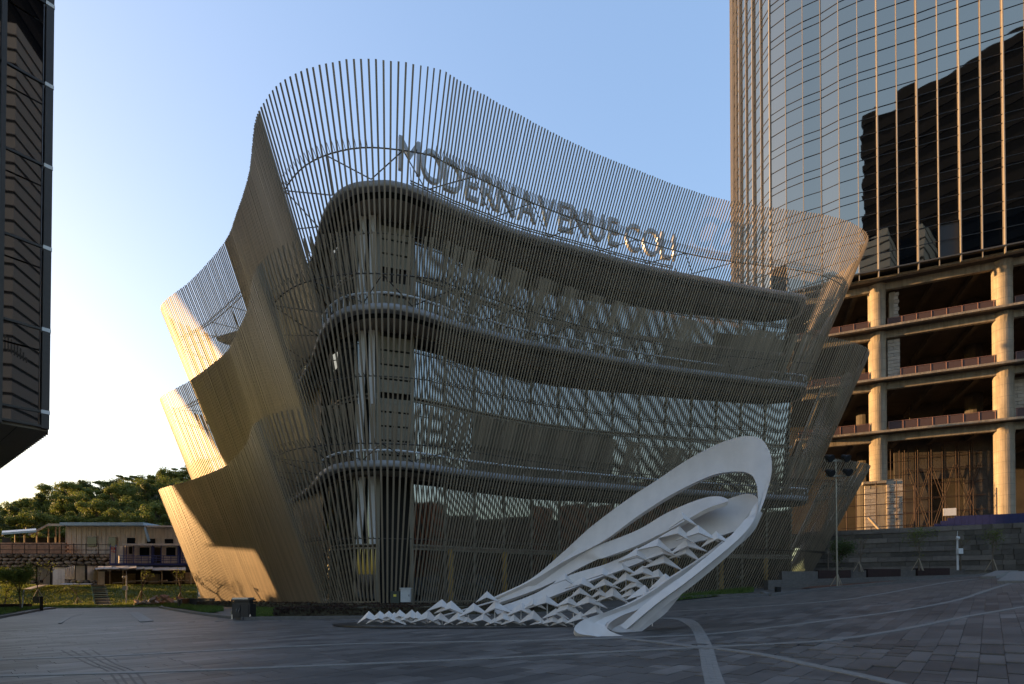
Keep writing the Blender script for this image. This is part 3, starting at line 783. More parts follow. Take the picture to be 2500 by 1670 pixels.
# low roof plant: curved louvred housing
p = atz(1740, 690, 32.3); mb = MB(); pr = []
for k in range(13):
    a_ = math.pi*k/12; pr.append((math.cos(a_)*4.2, 1.9*math.sin(a_)))
pl = MB(); n0 = len(pl.v)
for dy in (0, 3):
    for (x_, z_) in pr: pl.v.append((p.x+x_, p.y+2.5+dy, 32.1+z_))
for k in range(12): pl.f.append((k, k+1, 14+k, 13+k))
pl.f.append(tuple(range(12,-1,-1))); pl.f.append(tuple(range(13,26)))
ro = pl.build('roof_housing', M['fascia'], bld)
for k in range(14):
    x_ = -3.9+k*.6; hz_ = 1.9*math.sqrt(max(0,1-(x_/4.2)**2)); q = MB(); q.box((p.x+x_, p.y+2.42, 32.1+hz_/2), (.12,.12,max(.2,hz_))); q.build('louvre', M['rail'], ro)
for o in ro.children: o.matrix_parent_inverse = Matrix.Translation(-bld.location)

# rooftop letters
sign = thing('rooftop_sign', 'large grey metal letters standing on the roof edge behind the slats', 'sign', (0, 48, 32.1))
txt = "MODERN AVENUE COLI"
pxs = [1004,1066,1116,1160,1203,1246,None,1296,1346,1388,1426,1472,1512,None,1560,1606,1640,1662]
def letter(ch, pxx, h):
    e0 = None
    for a, b in zip(E, E[1:]):
        ra = CX+F*a.x/a.y*1.0; rb = CX+F*b.x/b.y
        if ra <= pxx <= rb and a.y < 60 and b.y < 60: e0 = a.lerp(b, (pxx-ra)/(rb-ra)); tg = (b-a).normalized()
    n = Vector((-tg.y, tg.x, 0)); pos = e0 + n*.9
    cu = bpy.data.curves.new('letter', 'FONT'); cu.body = ch; cu.size = h*1.42; cu.extrude = .15; cu.offset = .0; cu.bevel_depth = .01; cu.align_x = 'CENTER'; cu.resolution_u = 4
    tmp = bpy.data.objects.new('tmp', cu); S.collection.objects.link(tmp)
    dg = bpy.context.evaluated_depsgraph_get(); me = bpy.data.meshes.new_from_object(tmp.evaluated_get(dg)); me.materials.clear(); me.materials.append(M['letter'])
    bpy.data.objects.remove(tmp)
    Mx = Matrix(((tg.x*.70, 0, tg.y, pos.x), (tg.y*.70, 0, -tg.x, pos.y), (0, 1, 0, 33.7), (0,0,0,1)))
    inst('letter', me, Mx, sign, label='metal letter %s' % ch)
    return pos
pp = [letter(ch, x, 2.65) for ch, x in zip(txt, pxs) if x]
mb = MB()
for a, b in zip(pp, pp[1:]):
    for z in (33.15, 33.35): mb.bar((a.x, a.y+.35, z), (b.x, b.y+.35, z), .07)
for a in pp:
    for s in (-.4, .4): mb.bar((a.x+s, a.y+.35, 32.1), (a.x+s*.6, a.y+.35, 33.3), .07)
    mb.bar((a.x, a.y+1.4, 32.1), (a.x, a.y+.35, 34.4), .05)
mb.build('support_frame', M['rail'], sign)
# electric cabinets at the foot
c = at(966,1478,38.6); c.z = 0.0; r = thing('electric_cabinet', 'small dark green cabinet with a yellow sticker, beside the grey cabinet', 'cabinet', tuple(c)); c = at(966,1463,c.y)
g0 = at(966,1478,c.y)
mb = MB(); mb.box((c.x, c.y, g0.z+.55), (.62,.5,.85)); mb.build('body', M['greenbox'], r)
mb = MB(); mb.box((c.x, c.y, g0.z+1.0), (.70,.58,.06)); mb.build('lid', M['greenbox'], r)
mb = MB(); mb.box((c.x, c.y-.262, g0.z+.72), (.2,.02,.16)); mb.build('sticker', M['yellow'], r)
r = thing('electric_cabinet', 'pale grey metal cabinet standing behind the dark hedge', 'cabinet', (c.x+.9, c.y, g0.z)); c.x = at(991,1463,c.y).x
mb = MB(); mb.box((c.x, c.y, g0.z+.72), (.68,.5,.95)); mb.build('body', M['greybox'], r)
mb = MB(); mb.box((c.x, c.y, g0.z+1.24), (.80,.62,.07)); mb.build('lid', M['greybox'], r)
mb = MB(); mb.box((c.x+.27, c.y-.26, g0.z+.72), (.05,.03,.14)); mb.build('handle', M['blackmetal'], r)
mb = MB(); mb.box((c.x, c.y, g0.z+.1), (.5,.4,.3)); mb.build('base', M['blackmetal'], r)
# ------------------------------------------------------------------ tower and its unfinished podium
tw = thing('high_rise', 'tall curved glass tower with gold fins standing on unfinished concrete floors, at the right', 'building', (50, 66, 8))
trace = [(2277,116),(2228,133),(2178,148),(2131,163),(2087,177),(2049,192),(2005,217),(1966,232),(1932,247),(1903,265),(1879,282),(1856,308)]
zref = 1.6 + 1250*66/1300*.99
P = [Vector((*atz(a, b, zref).xy, 0)) for a, b in trace][::-1]
# straight run extended to the right, tight turn at the left
dR = (P[-1]-P[-5]).normalized()
Pext = [Vector((43,98,0)), Vector((38.9,91.5,0)), Vector((36.2,86.5,0)), Vector((34.6,82,0)), Vector((33.9,78.4,0)), Vector((33.9,75.3,0))] + P[1:] + [P[-1]+dR*k*2.0 for k in range(1, 14)]
curve = cr(Pext, 6)
# anchor bays so that one fin falls on the traced one at the right
rev = resamp(list(reversed(curve)), 1.97)
nodes = rev[::-1]
Z0 = 39.6; FH = 4.92; NF = 15
shown = 0; restp = MB(); rests = MB()
def tpane(a, b, z0, z1, m, nm, single, mbr):
    t = (b-a).normalized(); n = Vector((t.y, -t.x, 0))
    w = Vector((0,0,0)); tl_ = n*rnd.uniform(-.006,.006); tl2 = n*rnd.uniform(-.006,.006)
    e = .035
    q = [a+t*e+Vector((0,0,z0+e)), b-t*e+tl_+Vector((0,0,z0+e)), b-t*e+tl2+Vector((0,0,z1-e)), a+t*e+tl2-tl_+Vector((0,0,z1-e))]
    mb = MB() if single else mbr
    mb.quad(*q); 
    if single: mb.quad(*[v-n*.04 for v in reversed(q)]); mb.build(nm, m, tw)
cnt = {'glass_pane':0, 'spandrel_panel':0}
for i in range(len(nodes)-2, -1, -1):
    a, b = nodes[i], nodes[i+1]
    pxa = CX+F*a.x/a.y; pxb = CX+F*b.x/b.y
    vis = 1880 < pxa < 2510 and a.y > 0 and pxb-pxa > 18
    for f in range(NF):
        z = Z0 + f*FH
        for k, (z0, z1) in enumerate(((0, 1.95), (1.95, 3.9), (3.9, FH))):
            nm = 'spandrel_panel' if k == 2 else 'glass_pane'
            sg = vis and z+z0 < 75 and cnt[nm] < 296 and not (f == 0 and k == 0 and abs(pxa-2306) < 26)
            if f == 0 and k < 2 and 2280 < pxa < 2320: continue
            cnt[nm] += sg
            tpane(a, b, z+z0, z+z1, M['tower_glass'], nm, sg, restp)
restp.build('upper_panes', M['tower_glass'], tw, kind='stuff')
# core body behind the glass
core = MB(); off = []
for i, p in enumerate(nodes):
    a = nodes[max(0,i-1)]; b = nodes[min(len(nodes)-1,i+1)]; t = (b-a).normalized(); off.append(p + Vector((-t.y, t.x, 0))*.12)
core.prism([(p.x, p.y) for p in off] + [(off[-1].x+6, off[-1].y+40), (60, 112)], Z0+.02, Z0+NF*FH)
core.build('core_wall', M['joint'], tw)
# transoms
tr = MB()
for f in range(NF+1):
    for dz in ((0, 1.95, 3.9) if f < NF else (0,)):
        z = Z0+f*FH+dz
        for a, b in zip(nodes, nodes[1:]):
            t = (b-a).normalized(); n = Vector((t.y,-t.x,0)); tr.bar(a+n*.02+Vector((0,0,z)), b+n*.02+Vector((0,0,z)), .06, .055)
tr.build('transoms', M['joint'], tw, kind='stuff')
for i, p in enumerate(nodes):
    a = nodes[max(0,i-1)]; b = nodes[min(len(nodes)-1,i+1)]; t = (b-a).normalized(); n = Vector((t.y,-t.x,0))
    dp, ww = ((.30, .10) if i % 2 else (.20, .07)); mb = MB(); c = p + n*dp/2
    mb.box((c.x, c.y, Z0-.5+NF*FH/2), (ww, dp, NF*FH+1.0), math.atan2(n.y,n.x)+math.pi/2)
    mb.build('fin', M['fin'], tw)
    if 1750 < CX+F*p.x/p.y < 2560 and i % 1 == 0:
        mb = MB(); mb.rod((c.x,c.y,Z0-1.0),(c.x,c.y,Z0-.4),.06,6); mb.build('fin_foot', M['joint'], tw)
# underside lip
lip = MB(); 
for a, b in zip(nodes, nodes[1:]):
    t = (b-a).normalized(); n = Vector((t.y,-t.x,0)); lip.bar(a+n*.1+Vector((0,0,Z0-.18)), b+n*.1+Vector((0,0,Z0-.18)), .5, .16)
lip.build('sill', M['rail'], tw)
# --- podium
C1 = Vector((*at(2141,812,66).xy, 0)); C2 = Vector((*at(2447,761,61).xy, 0)); dC = (C2-C1); bay = dC.length; dC.normalize(); nC = Vector((dC.y, -dC.x, 0))   # nC faces the camera side
def Pd(s, o, z): v = C1 + dC*s*bay + nC*o; return Vector((v.x, v.y, z))
zs = [at(2141,696,66).z, at(2141,812,66).z, at(2141,936,66).z, at(2141,1061,66).z]   # deck tops
base = 8.2; rc = .93; zs.append(base)
ang = math.atan2(dC.y, dC.x)
for s in (0, 1, 2):
    for k in range(4):
        zt, zb = zs[k], zs[k+1]; mb = MB(); q = Pd(s, 0, 0)
        nseg = 4 if k < 3 else 9
        zz0 = zb
        if s <= 0 and k == 3: zz0 = at(2141,1182,66).z
        mb.rod((q.x,q.y,zz0), (q.x,q.y,zt-.9), rc, 28)
        mb.build('column', M['conc'], tw, smooth=False)
        for j in range(1, nseg):
            jr = MB(); z = zz0+(zt-.9-zz0)*j/nseg; jr.rod((q.x,q.y,z-.02), (q.x,q.y,z+.02), rc+.012, 28); jr.build('form_joint', M['mortar'], tw)
for k in range(4):
    z = zs[k]
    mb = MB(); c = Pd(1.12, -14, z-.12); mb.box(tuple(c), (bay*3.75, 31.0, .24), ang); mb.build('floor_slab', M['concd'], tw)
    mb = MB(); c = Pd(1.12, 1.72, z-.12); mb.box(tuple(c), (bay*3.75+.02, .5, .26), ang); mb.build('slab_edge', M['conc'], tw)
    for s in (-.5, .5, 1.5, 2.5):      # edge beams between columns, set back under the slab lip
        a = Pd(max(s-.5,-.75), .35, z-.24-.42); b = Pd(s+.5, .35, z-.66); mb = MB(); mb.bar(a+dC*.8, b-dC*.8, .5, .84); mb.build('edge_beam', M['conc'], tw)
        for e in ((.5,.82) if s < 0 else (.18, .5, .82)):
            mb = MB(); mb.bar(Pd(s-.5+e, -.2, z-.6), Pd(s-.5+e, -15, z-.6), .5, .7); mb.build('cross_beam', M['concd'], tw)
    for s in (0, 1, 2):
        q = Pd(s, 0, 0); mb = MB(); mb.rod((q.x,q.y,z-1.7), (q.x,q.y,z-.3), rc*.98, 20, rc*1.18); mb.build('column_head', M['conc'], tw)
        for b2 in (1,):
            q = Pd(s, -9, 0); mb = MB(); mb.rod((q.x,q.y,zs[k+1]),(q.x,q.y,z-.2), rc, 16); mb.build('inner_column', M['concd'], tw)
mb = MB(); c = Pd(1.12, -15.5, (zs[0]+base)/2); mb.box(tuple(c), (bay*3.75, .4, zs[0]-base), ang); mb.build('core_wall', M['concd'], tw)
for s in (.62,):
    mb = MB(); c = Pd(s, -11, (zs[0]+base)/2); mb.box(tuple(c), (bay*.30, .5, zs[0]-base-.5), ang); mb.build('inner_wall', M['concd'], tw)
# grey block walls, built block by block
def blockwall(s0, s1, o, z0, z1, bh=.42, bl=.95, skip=None):
    L = (s1-s0)*bay; nb = max(1, round(L/bl)); bl = L/nb; z = z0; r_ = 0
    mb = MB(); a = Pd(s0, o-.1, 0); b = Pd(s1, o-.1, 0); a.z = b.z = (z0+z1)/2; mb.bar(a+dC*.03, b-dC*.03, .1, z1-z0-.02); mb.build('mortar_bed', M['mortar'], tw)
    while z+bh <= z1+.05:
        x = -(bl/2)*(r_ % 2)
        while x < L-.05:
            x0 = max(0, x); x1 = min(L, x+bl)
            if x1-x0 > .1 and not (skip and skip(x0, x1, r_)):
                q = MB(); c = C1+dC*(s0*bay+(x0+x1)/2)+nC*(o+rnd.uniform(-.01,.015)); q.box((c.x,c.y,z+bh/2), (x1-x0-.03, .3, bh-.035), ang); q.build('block', M['block'], tw)
            x += bl
        z += bh; r_ += 1
zi = at(2141,1182,66).z
blockwall(.085, .19, .1, zs[2]+.02, zs[1]-1.1)
blockwall(.055, .19, .75, base, zi+.4)
blockwall(-.13, -.03, .6, base, zi-.2)
blockwall(1.09, 1.35, -1.2, zs[3], zs[2]-1.0)
mb = MB(); c = Pd(.012, .5, (base+zi)/2); mb.box(tuple(c), (1.1,.5,zi-base), ang); mb.build('pier', M['conc'], tw)
mb = MB(); c = Pd(-.05, .8, zi+.05); mb.box(tuple(c), (2.4,1.0,.3), ang); mb.build('ledge', M['conc'], tw)
mb = MB(); c = Pd(.135, -.4, (zs[1]+zs[0])/2-.6); mb.box(tuple(c), (.6,.5,zs[0]-zs[1]-1.2), ang); mb.build('pier', M['conc'], tw)
for k in range(10):
    mb = MB(); c = Pd(.165+.008*(k%2), -.3, zs[1]+.3+k*.46); mb.box(tuple(c), (.45,.35,.4), ang); mb.build('block', M['block'], tw)
# lower back wall of big blocks seen through the scaffold (with a dark opening)
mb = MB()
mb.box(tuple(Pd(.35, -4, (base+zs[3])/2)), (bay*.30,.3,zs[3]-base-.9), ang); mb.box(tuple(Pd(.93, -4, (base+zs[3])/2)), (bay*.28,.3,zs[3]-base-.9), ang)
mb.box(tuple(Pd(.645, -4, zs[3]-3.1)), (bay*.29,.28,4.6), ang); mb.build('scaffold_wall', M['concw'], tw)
# railings
def railing(s0, s1, z):
    L = (s1-s0)*bay; nn = max(2, int(L/1.45)); mb = MB()
    for j in range(nn+1):
        mb.bar(Pd(s0+(s1-s0)*j/nn, .55, z), Pd(s0+(s1-s0)*j/nn, .55, z+1.35), .07)
    for zz in (.12, 1.32): mb.bar(Pd(s0, .55, z+zz), Pd(s1, .55, z+zz), .06)
    r_ = mb.build('railing', M['railrust'], tw)
    q = MB(); q.bar(Pd(s0+.002, .55, z+.7), Pd(s1-.002, .55, z+.7), .015, 1.1); q.build('railing_panel', M['mesh'], tw)
for z in zs[1:4]:
    for a, b in ((-.72,-.08),(.085,.925),(1.08,1.9)):
        if z == zs[2] and a == .085: a = .19
        railing(a, b, z)
# scaffold in front of the lowest storey
sc = thing('scaffold', 'rusty tube scaffold in front of the lowest concrete storey', 'scaffold', tuple(Pd(.5, 1, base)))
mb = MB()
for o in (-2.6, -3.6):
    for j in range(0,12,2): mb.rod(Pd(.27+.056*j, o, base), Pd(.27+.056*j, o, zs[3]-1.2), .045, 5)
    for k in range(6): mb.rod(Pd(.25, o, base+1.0+k*1.75), Pd(.93, o, base+1.0+k*1.75), .04, 5)
    for j in range(3): mb.rod(Pd(.3+.2*j, o, base), Pd(.5+.2*j, o, base+8.5), .035, 5); mb.rod(Pd(.5+.2*j, o, base), Pd(.3+.2*j, o, base+8.5), .035, 5)
mb.build('poles', M['rust'], sc)
mb = MB()
for j in (0,1,3,5): mb.rod(Pd(-.3+.085*j, 1.7, base-.4), Pd(-.3+.085*j, 1.7, base+(4.6 if j in (1,4,6) else 6.2)), .055, 5)
for k in range(4): mb.rod(Pd(-.35, 1.7, base+.6+k*1.35), Pd(.27, 1.7, base+.75+k*1.35), .05, 5)
mb.rod(Pd(.27,1.7,base-.3), Pd(.27,1.7,base+5.4), .09, 6); mb.build('front_poles', M['rust'], sc)
mb = MB()
for j in range(4): mb.rod(Pd(.055+.075*j-.0, -1.5, zs[3]-5.6), Pd(.055+.075*j, -1.5, zs[3]-.3), .05, 5)
for k in range(3): mb.rod(Pd(.04,-1.5,zs[3]-5+k*1.7), Pd(.30,-1.5,zs[3]-5+k*1.7), .045, 5)
mb.build('side_poles', M['rust'], sc)
r = thing('hoarding', 'dark blue sheet hoarding on top of the stone retaining wall', 'hoarding', tuple(Pd(.7, 2, base)))
for j in range(22):
    s = .36+.052*j; s2 = s+.051; hh = 1.9 if j > 3 else .8+j*.3; q = MB(); a = Pd(s, 2.2, base-.4); b = Pd(s2, 2.2, base-.4); q.bar(a+Vector((0,0,hh/2)), b+Vector((0,0,hh/2)), .06, hh); q.build('sheet', M['blue'], r)
q = MB(); c = Pd(.53, 2.35, base+2.0); q.box(tuple(c), (1.2,.06,.85), ang); tag(q.build('sign_board', M['whitepaint'], None), 'small white board standing above the blue hoarding', 'sign')
q = MB(); q.rod(Pd(-.12,2.3,base+1.8), Pd(0.0,2.6,base-.3), .16, 8); tag(q.build('plank', M['stake'], None), 'pale pole leaning down in front of the block wall', 'pole')
# ---- stone retaining wall: coursed blocks
rw = thing('retaining_wall', 'stone retaining wall in long dark and pale courses below the concrete floors', 'wall', (42, 54, 3))
wa = at(1965,1400,60); wb = at(2860,1400,46.0); dW = Vector((wb.x-wa.x, wb.y-wa.y, 0)); Lw = dW.length; dW.normalize(); nW = Vector((dW.y,-dW.x,0)); angW = math.atan2(dW.y,dW.x)
def topz(u): v = min(1, u*1.38); return at(1965+605*v, 1311-40*v, 60-9.5*v).z
n_c = 11; nbl = 0
q = MB(); q.bar((wa.x-nW.x*.5, wa.y-nW.y*.5, 4.4), (wb.x-nW.x*.5, wb.y-nW.y*.5, 4.4), .5, 6.6); q.build('wall_core', M['mortar'], rw)
for r_ in range(n_c):
    x = -rnd.random()*1.5
    z0 = 2.2 + r_*.5; small = False
    proud = .0 if r_ % 2 else .07
    while x < Lw:
        u = max(0, x)/Lw; small = u > .50
        L = rnd.uniform(.6, 1.1) if small else rnd.uniform(1.6, 2.6)
        x0 = max(0, x); x1 = min(Lw, x+L); x += L
        if x1-x0 < .15 or z0 > topz((x0+x1)/2/Lw): continue
        for sub in ((0,) if not small else (0,)):
            c = wa + dW*((x0+x1)/2) + nW*(proud if not small else rnd.uniform(-.03,.08)); q = MB(); q.box((c.x, c.y, z0+.25), (x1-x0-.02, .5, .48), angW); q.build('stone', M['stonel' if (r_ % 2 == 0 and not small) else 'stone'], rw); nbl += 1
print('stones', nbl)
q = MB(); q.quad((wa.x,wa.y,topz(0)-.05),(wb.x,wb.y,topz(1)-.05),(wb.x+12,wb.y+30,topz(1)),(wa.x+9,wa.y+22,topz(0)+.3),); q.build('upper_ground', M['soil'], kind='structure')
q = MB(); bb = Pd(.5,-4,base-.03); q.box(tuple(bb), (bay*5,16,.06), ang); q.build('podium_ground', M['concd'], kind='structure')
# ---- left overhanging office building
P0 = at(118, 1055, 30); P0.z = 0; zb = at(117,1054,30).z
d1 = Vector((-.62,-.785,0)).normalized(); d2 = Vector((-.785,.62,0)).normalized(); nF = Vector((.785,-.62,0))
ob = thing('office_building', 'dark glass office block hanging over the left edge of the picture', 'building', (P0.x, P0.y, 0))
L1, L2, HB = 44, 75, 78
q = MB(); a = P0; poly = [a, a+d1*L1, a+d1*L1+d2*L2, a+d2*L2]; q.prism([(p.x,p.y) for p in poly], zb+.25, zb+HB); 
inner = [(p.x, p.y) for p in poly]; q.v = [((v[0]-sum(p[0] for p in inner)/4)*.985+sum(p[0] for p in inner)/4, (v[1]-sum(p[1] for p in inner)/4)*.985+sum(p[1] for p in inner)/4, v[2]) for v in q.v]
q.build('core_wall', M['darkclad'], ob)
q = MB(); q.prism([(p.x,p.y) for p in poly], zb, zb+.22); q.build('soffit', M['lsoffit'], ob)
SH = 201*30/1300
# joints in the soffit panels
for k in range(1, 7):
    q = MB(); q.bar(P0+d1*1.3*k+Vector((0,0,zb-.005)), P0+d1*1.3*k+d2*22+Vector((0,0,zb-.005)), .02, .012); q.build('soffit_joint', M['darkin'], ob)
# saw-tooth fins on the side face
q0 = None
for k in range(44):
    c = P0 + d2*(.35+k*.52); q = MB(); w = Vector((-d2.y, d2.x, 0)); out = -d1
    A = c + out*.02; B = c + out*.12 + d2*.30; C_ = c + d2*.46 + out*.02
    q.prism([(A.x,A.y),(B.x,B.y),(C_.x,C_.y)], zb-.05, zb+HB); q.build('side_fin', M['darkclad'], ob)
# corner post with pale spacer ticks
for k in range(-1, 16):
    z0 = zb+.1 if k < 0 else zb + .22*SH + k*SH + .10; z1 = zb+.22*SH-.10 if k < 0 else z0 + SH - .2
    z0_ = z0; q = MB(); c = P0 + d1*.17 + nF*.06; q.box((c.x,c.y,(z0+z1)/2), (.34,.34,z1-z0), math.atan2(d1.y,d1.x)); q.build('corner_post', M['darkclad'], ob)
    q = MB(); q.box((c.x,c.y,z1+.10), (.38,.38,.2), math.atan2(d1.y,d1.x)); q.build('spacer', M['whitepaint'], ob)
bw = 1.72
for j in range(12):
    a = P0 + d1*(.34+j*bw) + nF*.1; b = P0 + d1*(.34+(j+1)*bw) + nF*.1
    for k in range(-1, 15):
        z0 = zb+.22*SH + k*SH; z1 = z0+SH
        z0 = max(z0, zb+.22)
        for (u0, u1) in (((0,1),) if k < 0 else ((0,.74),(.74,1))):
            zz0 = z0+(z1-z0)*u0; zz1 = z0+(z1-z0)*u1; t = (b-a).normalized(); q = MB(); tl_ = nF*rnd.uniform(-.001,.001)
            q.quad(b-t*.12+Vector((0,0,zz0+.05)), a+t*.12+Vector((0,0,zz0+.05)), a+t*.12+tl_+Vector((0,0,zz1-.05)), b-t*.12+tl_+Vector((0,0,zz1-.05))); q.build('glass_pane', M['offglass'], ob)
        q = MB(); q.bar(a+nF*.03+Vector((0,0,z0)), b+nF*.03+Vector((0,0,z0)), .1, .12); q.build('transom', M['darkclad'], ob)
    q = MB(); c = b + nF*.1; q.box((c.x,c.y,zb+HB/2), (.20,.34,HB), math.atan2(d1.y,d1.x)); q.build('mullion', M['darkclad'], ob)
# unseen recessed base, added to keep low sun off the plaza
q = MB(); a = P0 + d1*5 + d2*20; q.prism([(p.x,p.y) for p in (a, a+d1*36, a+d1*36+d2*54, a+d2*54)], -2, zb+.01); q.build('sun_block', M['darkclad'], ob)
# ---- buildings behind the camera that the glass mirrors
nb = thing('banded_block', 'tall dark office block with floor bands, standing behind the viewer', 'building', (54,-35,0))
q = MB(); q.box((43,-36,58), (31,48,116)); q.build('wall', M['mirrordark'], nb)
q = MB()
for k in range(29): q.box((43,-36,3+k*4), (31.5,48.5,2.1 if k % 5 else 1.2))
q.build('floor_bands', M['bandlight'], nb)
nb = thing('striped_block', 'slim office block with pale floor stripes, standing behind the viewer at right', 'building', (30,-9,0))
q = MB(); q.box((30,-9,40),(8,14,80)); q.build('wall', M['joint'], nb)
q = MB()
for k in range(40): q.box((30,-9,1.2+k*2),(8.4,14.4,1.55))
q.build('floor_bands', M['stripe'], nb)
nb = thing('orange_block', 'orange block with dark windows, standing behind the viewer at right', 'building', (108,-42,0))
q = MB(); q.box((108,-42,13), (14,30,26)); q.build('wall', M['orangewall'], nb)
for k in range(6):
    for z in (8, 13, 18, 23):
        q = MB(); q.box((100.9,-54+k*4.6,z), (.2,2.2,1.6)); q.build('window', M['joint'], nb)
for k, (x, y, w, d, h) in enumerate(((104,-86,16,50,19),(114,-8,16,30,21),(122,28,16,34,17),(70,-120,40,16,22),(10,-130,60,16,18),(-60,-110,60,16,15))):
    nb = thing('dark_block', ('low dark block furthest right behind the viewer','low brown block just right of the orange block behind the viewer','low dark block level with the viewer far to the right','long low brown block behind the viewer to the right','widest low dark block straight behind the viewer','low brown block behind the viewer to the left')[k], 'building', (x,y,0))
    q = MB(); q.box((x,y,h/2), (w,d,h)); q.build('wall', M['lsoffit'] if k % 2 else M['darkclad'], nb)
# ------------------------------------------------------------------ white sculpture
sc_o = gp(1300, 1527)
scul = thing('sculpture', 'white sculpture of looping ribbons and folded triangular shards leaning up from the plaza', 'sculpture', tuple(sc_o))
def ribbon(name, pairs, th=.22, n=6, m='white', sub=2):
    """pairs: (pxA,pyA,DA, pxB,pyB,DB)"""
    A = cr([at(p[0], p[1], p[2]) for p in pairs], n); B = cr([at(p[3], p[4], p[5]) for p in pairs], n)
    k = min(len(A), len(B)); mb = MB(); N = []
    for i in range(k):
        t = (A[min(k-1,i+1)]+B[min(k-1,i+1)]-A[max(0,i-1)]-B[max(0,i-1)]); w = B[i]-A[i]; nn = t.cross(w)
        nn = nn.normalized() if nn.length > 1e-6 else (N[-1] if N else Vector((0,-1,0)))
        if N and nn.dot(N[-1]) < 0: nn = -nn
        N.append(nn)
    if sum(v.y for v in N) > 0: N = [-v for v in N]
    for i in range(k):
        back = -N[i]*th
        if back.y < .3*th: back = (back + Vector((0, th*.6, 0))).normalized()*th
        mid = (A[i]+B[i])/2 + back*.35
        mb.v += [tuple(A[i]), tuple(mid), tuple(B[i]), tuple(B[i]+back), tuple(A[i]+back)]
    for i in range(k-1):
        a = i*5; b = a+5
        for j in range(5): mb.f.append((a+j, a+(j+1)%5, b+(j+1)%5, b+j))
    mb.f.append((0,4,3,2,1)); e = (k-1)*5; mb.f.append((e,e+1,e+2,e+3,e+4))
    me = mb.mesh(name, M[m], smooth=True)
    bm = bmesh.new(); bm.from_mesh(me); bmesh.ops.recalc_face_normals(bm, faces=bm.faces)
    for ed in bm.edges:
        if len(ed.link_faces) == 2 and ed.calc_face_angle(0) > R(38): ed.smooth = False
    bm.to_mesh(me); bm.free()
    o = bpy.data.objects.new(name, me); S.collection.objects.link(o); adopt(o, scul); return o
r1 = [((1205,1458),(1208,1461)),((1295,1414),(1301,1416)),((1369,1353),(1385,1366)),((1443,1286),(1471,1322)),((1532,1219),(1550,1265)),((1604,1172),(1621,1218)),((1657,1136),(1686,1183)),((1711,1104),(1746,1158)),((1764,1079),(1800,1151)),((1818,1065),(1832,1158)),((1858,1072),(1846,1180)),((1880,1106),(1850,1203)),((1884,1150),(1851,1225)),((1872,1203),(1849,1248)),((1855,1250),(1838,1274)),((1831,1294),(1815,1304)),((1790,1345),(1770,1345)),((1700,1423),(1682,1416)),((1621,1482),(1603,1474)),((1556,1540),(1528,1537))]
def Dr(i, n): # depth along the big loop
    u = i/(n-1); return 22.3 - 3.4*min(1, u/.5) if u < .5 else 18.9 - 1.75*(u-.5)/.5
ribbon('loop_ribbon', [(a[0],a[1],Dr(i,len(r1)), b[0],b[1],Dr(i,len(r1))-.25) for i,(a,b) in enumerate(r1)], th=.30)
r2 = [((1208,1461),(1212,1474)),((1301,1416),(1325,1433)),((1386,1366),(1440,1374)),((1443,1338),(1479,1360)),((1550,1297),(1550,1334)),((1621,1256),(1604,1308)),((1675,1231),(1640,1290)),((1725,1214),(1689,1262)),((1758,1212),(1729,1240)),((1778,1219),(1777,1224))]
ribbon('middle_ribbon', [(a[0],a[1],22.2-.33*i, b[0],b[1],21.9-.33*i) for i,(a,b) in enumerate(r2)], th=.15)
r3 = [((1205,1486),(1215,1500)),((1300,1452),(1300,1474)),((1389,1405),(1389,1440)),((1479,1377),(1479,1404)),((1550,1345),(1550,1378)),((1604,1317),(1604,1356)),((1640,1292),(1645,1338)),((1689,1259),(1689,1325)),((1729,1237),(1729,1317)),((1775,1219),(1760,1308)),((1818,1206),(1793,1298)),((1843,1210),(1806,1302)),((1853,1226),(1812,1300)),((1851,1245),(1815,1300)),((1838,1276),(1813,1306))]
ribbon('bowl_ribbon', [(a[0],a[1],21.6-.16*i, b[0],b[1],21.3-.15*i) for i,(a,b) in enumerate(r3)], th=.16)
# bowl rim: pale lip
rim = [((1853,1245),(1836,1268)),((1838,1278),(1818,1300)),((1812,1310),(1796,1318)),((1779,1338),(1762,1340)),((1738,1372),(1716,1370))]
ribbon('bowl_rim', [(a[0],a[1],18.4-.1*i, b[0],b[1],18.65-.1*i) for i,(a,b) in enumerate(rim)], th=.22)
# inner rail that runs down into the foot
r4 = [((1802,1303),(1804,1312)),((1770,1322),(1778,1336)),((1738,1347),(1745,1362)),((1700,1372),(1712,1392)),((1640,1410),(1652,1430)),((1600,1438),(1612,1458)),((1550,1468),(1560,1486)),((1500,1488),(1516,1503)),((1455,1502),(1488,1516)),((1418,1517),(1478,1526)),((1402,1534),(1486,1538)),((1414,1547),(1504,1547)),((1448,1552),(1526,1554)),((1480,1559),(1536,1559))]
d4 = [19.3,19.1,18.8,18.5,18.0,17.8,17.4,17.1,16.9,16.7,16.55,16.45,16.4,16.35]
ribbon('foot_ribbon', [(a[0],a[1],d, b[0],b[1],d+.05) for (a,b),d in zip(r4,d4)], th=.20)
r5 = [((1700,1395),(1705,1400)),((1650,1431),(1655,1440)),((1610,1462),(1622,1470)),((1560,1487),(1585,1494)),((1520,1502),(1545,1519)),((1490,1520),(1508,1532)),((1482,1534),(1500,1540))]
ribbon('underside_ribbon', [(a[0],a[1],18.7-.2*i, b[0],b[1],19.0-.2*i) for i,(a,b) in enumerate(r5)], th=.10)
r6 = [((1660,1440),(1668,1446)),((1620,1470),(1640,1480)),((1585,1492),(1622,1500)),((1540,1512),(1590,1524)),((1506,1528),(1566,1541)),((1492,1540),(1548,1542))]
ribbon('heel_ribbon', [(a[0],a[1],18.6-.22*i, b[0],b[1],18.7-.2*i) for i,(a,b) in enumerate(r6)], th=.18)
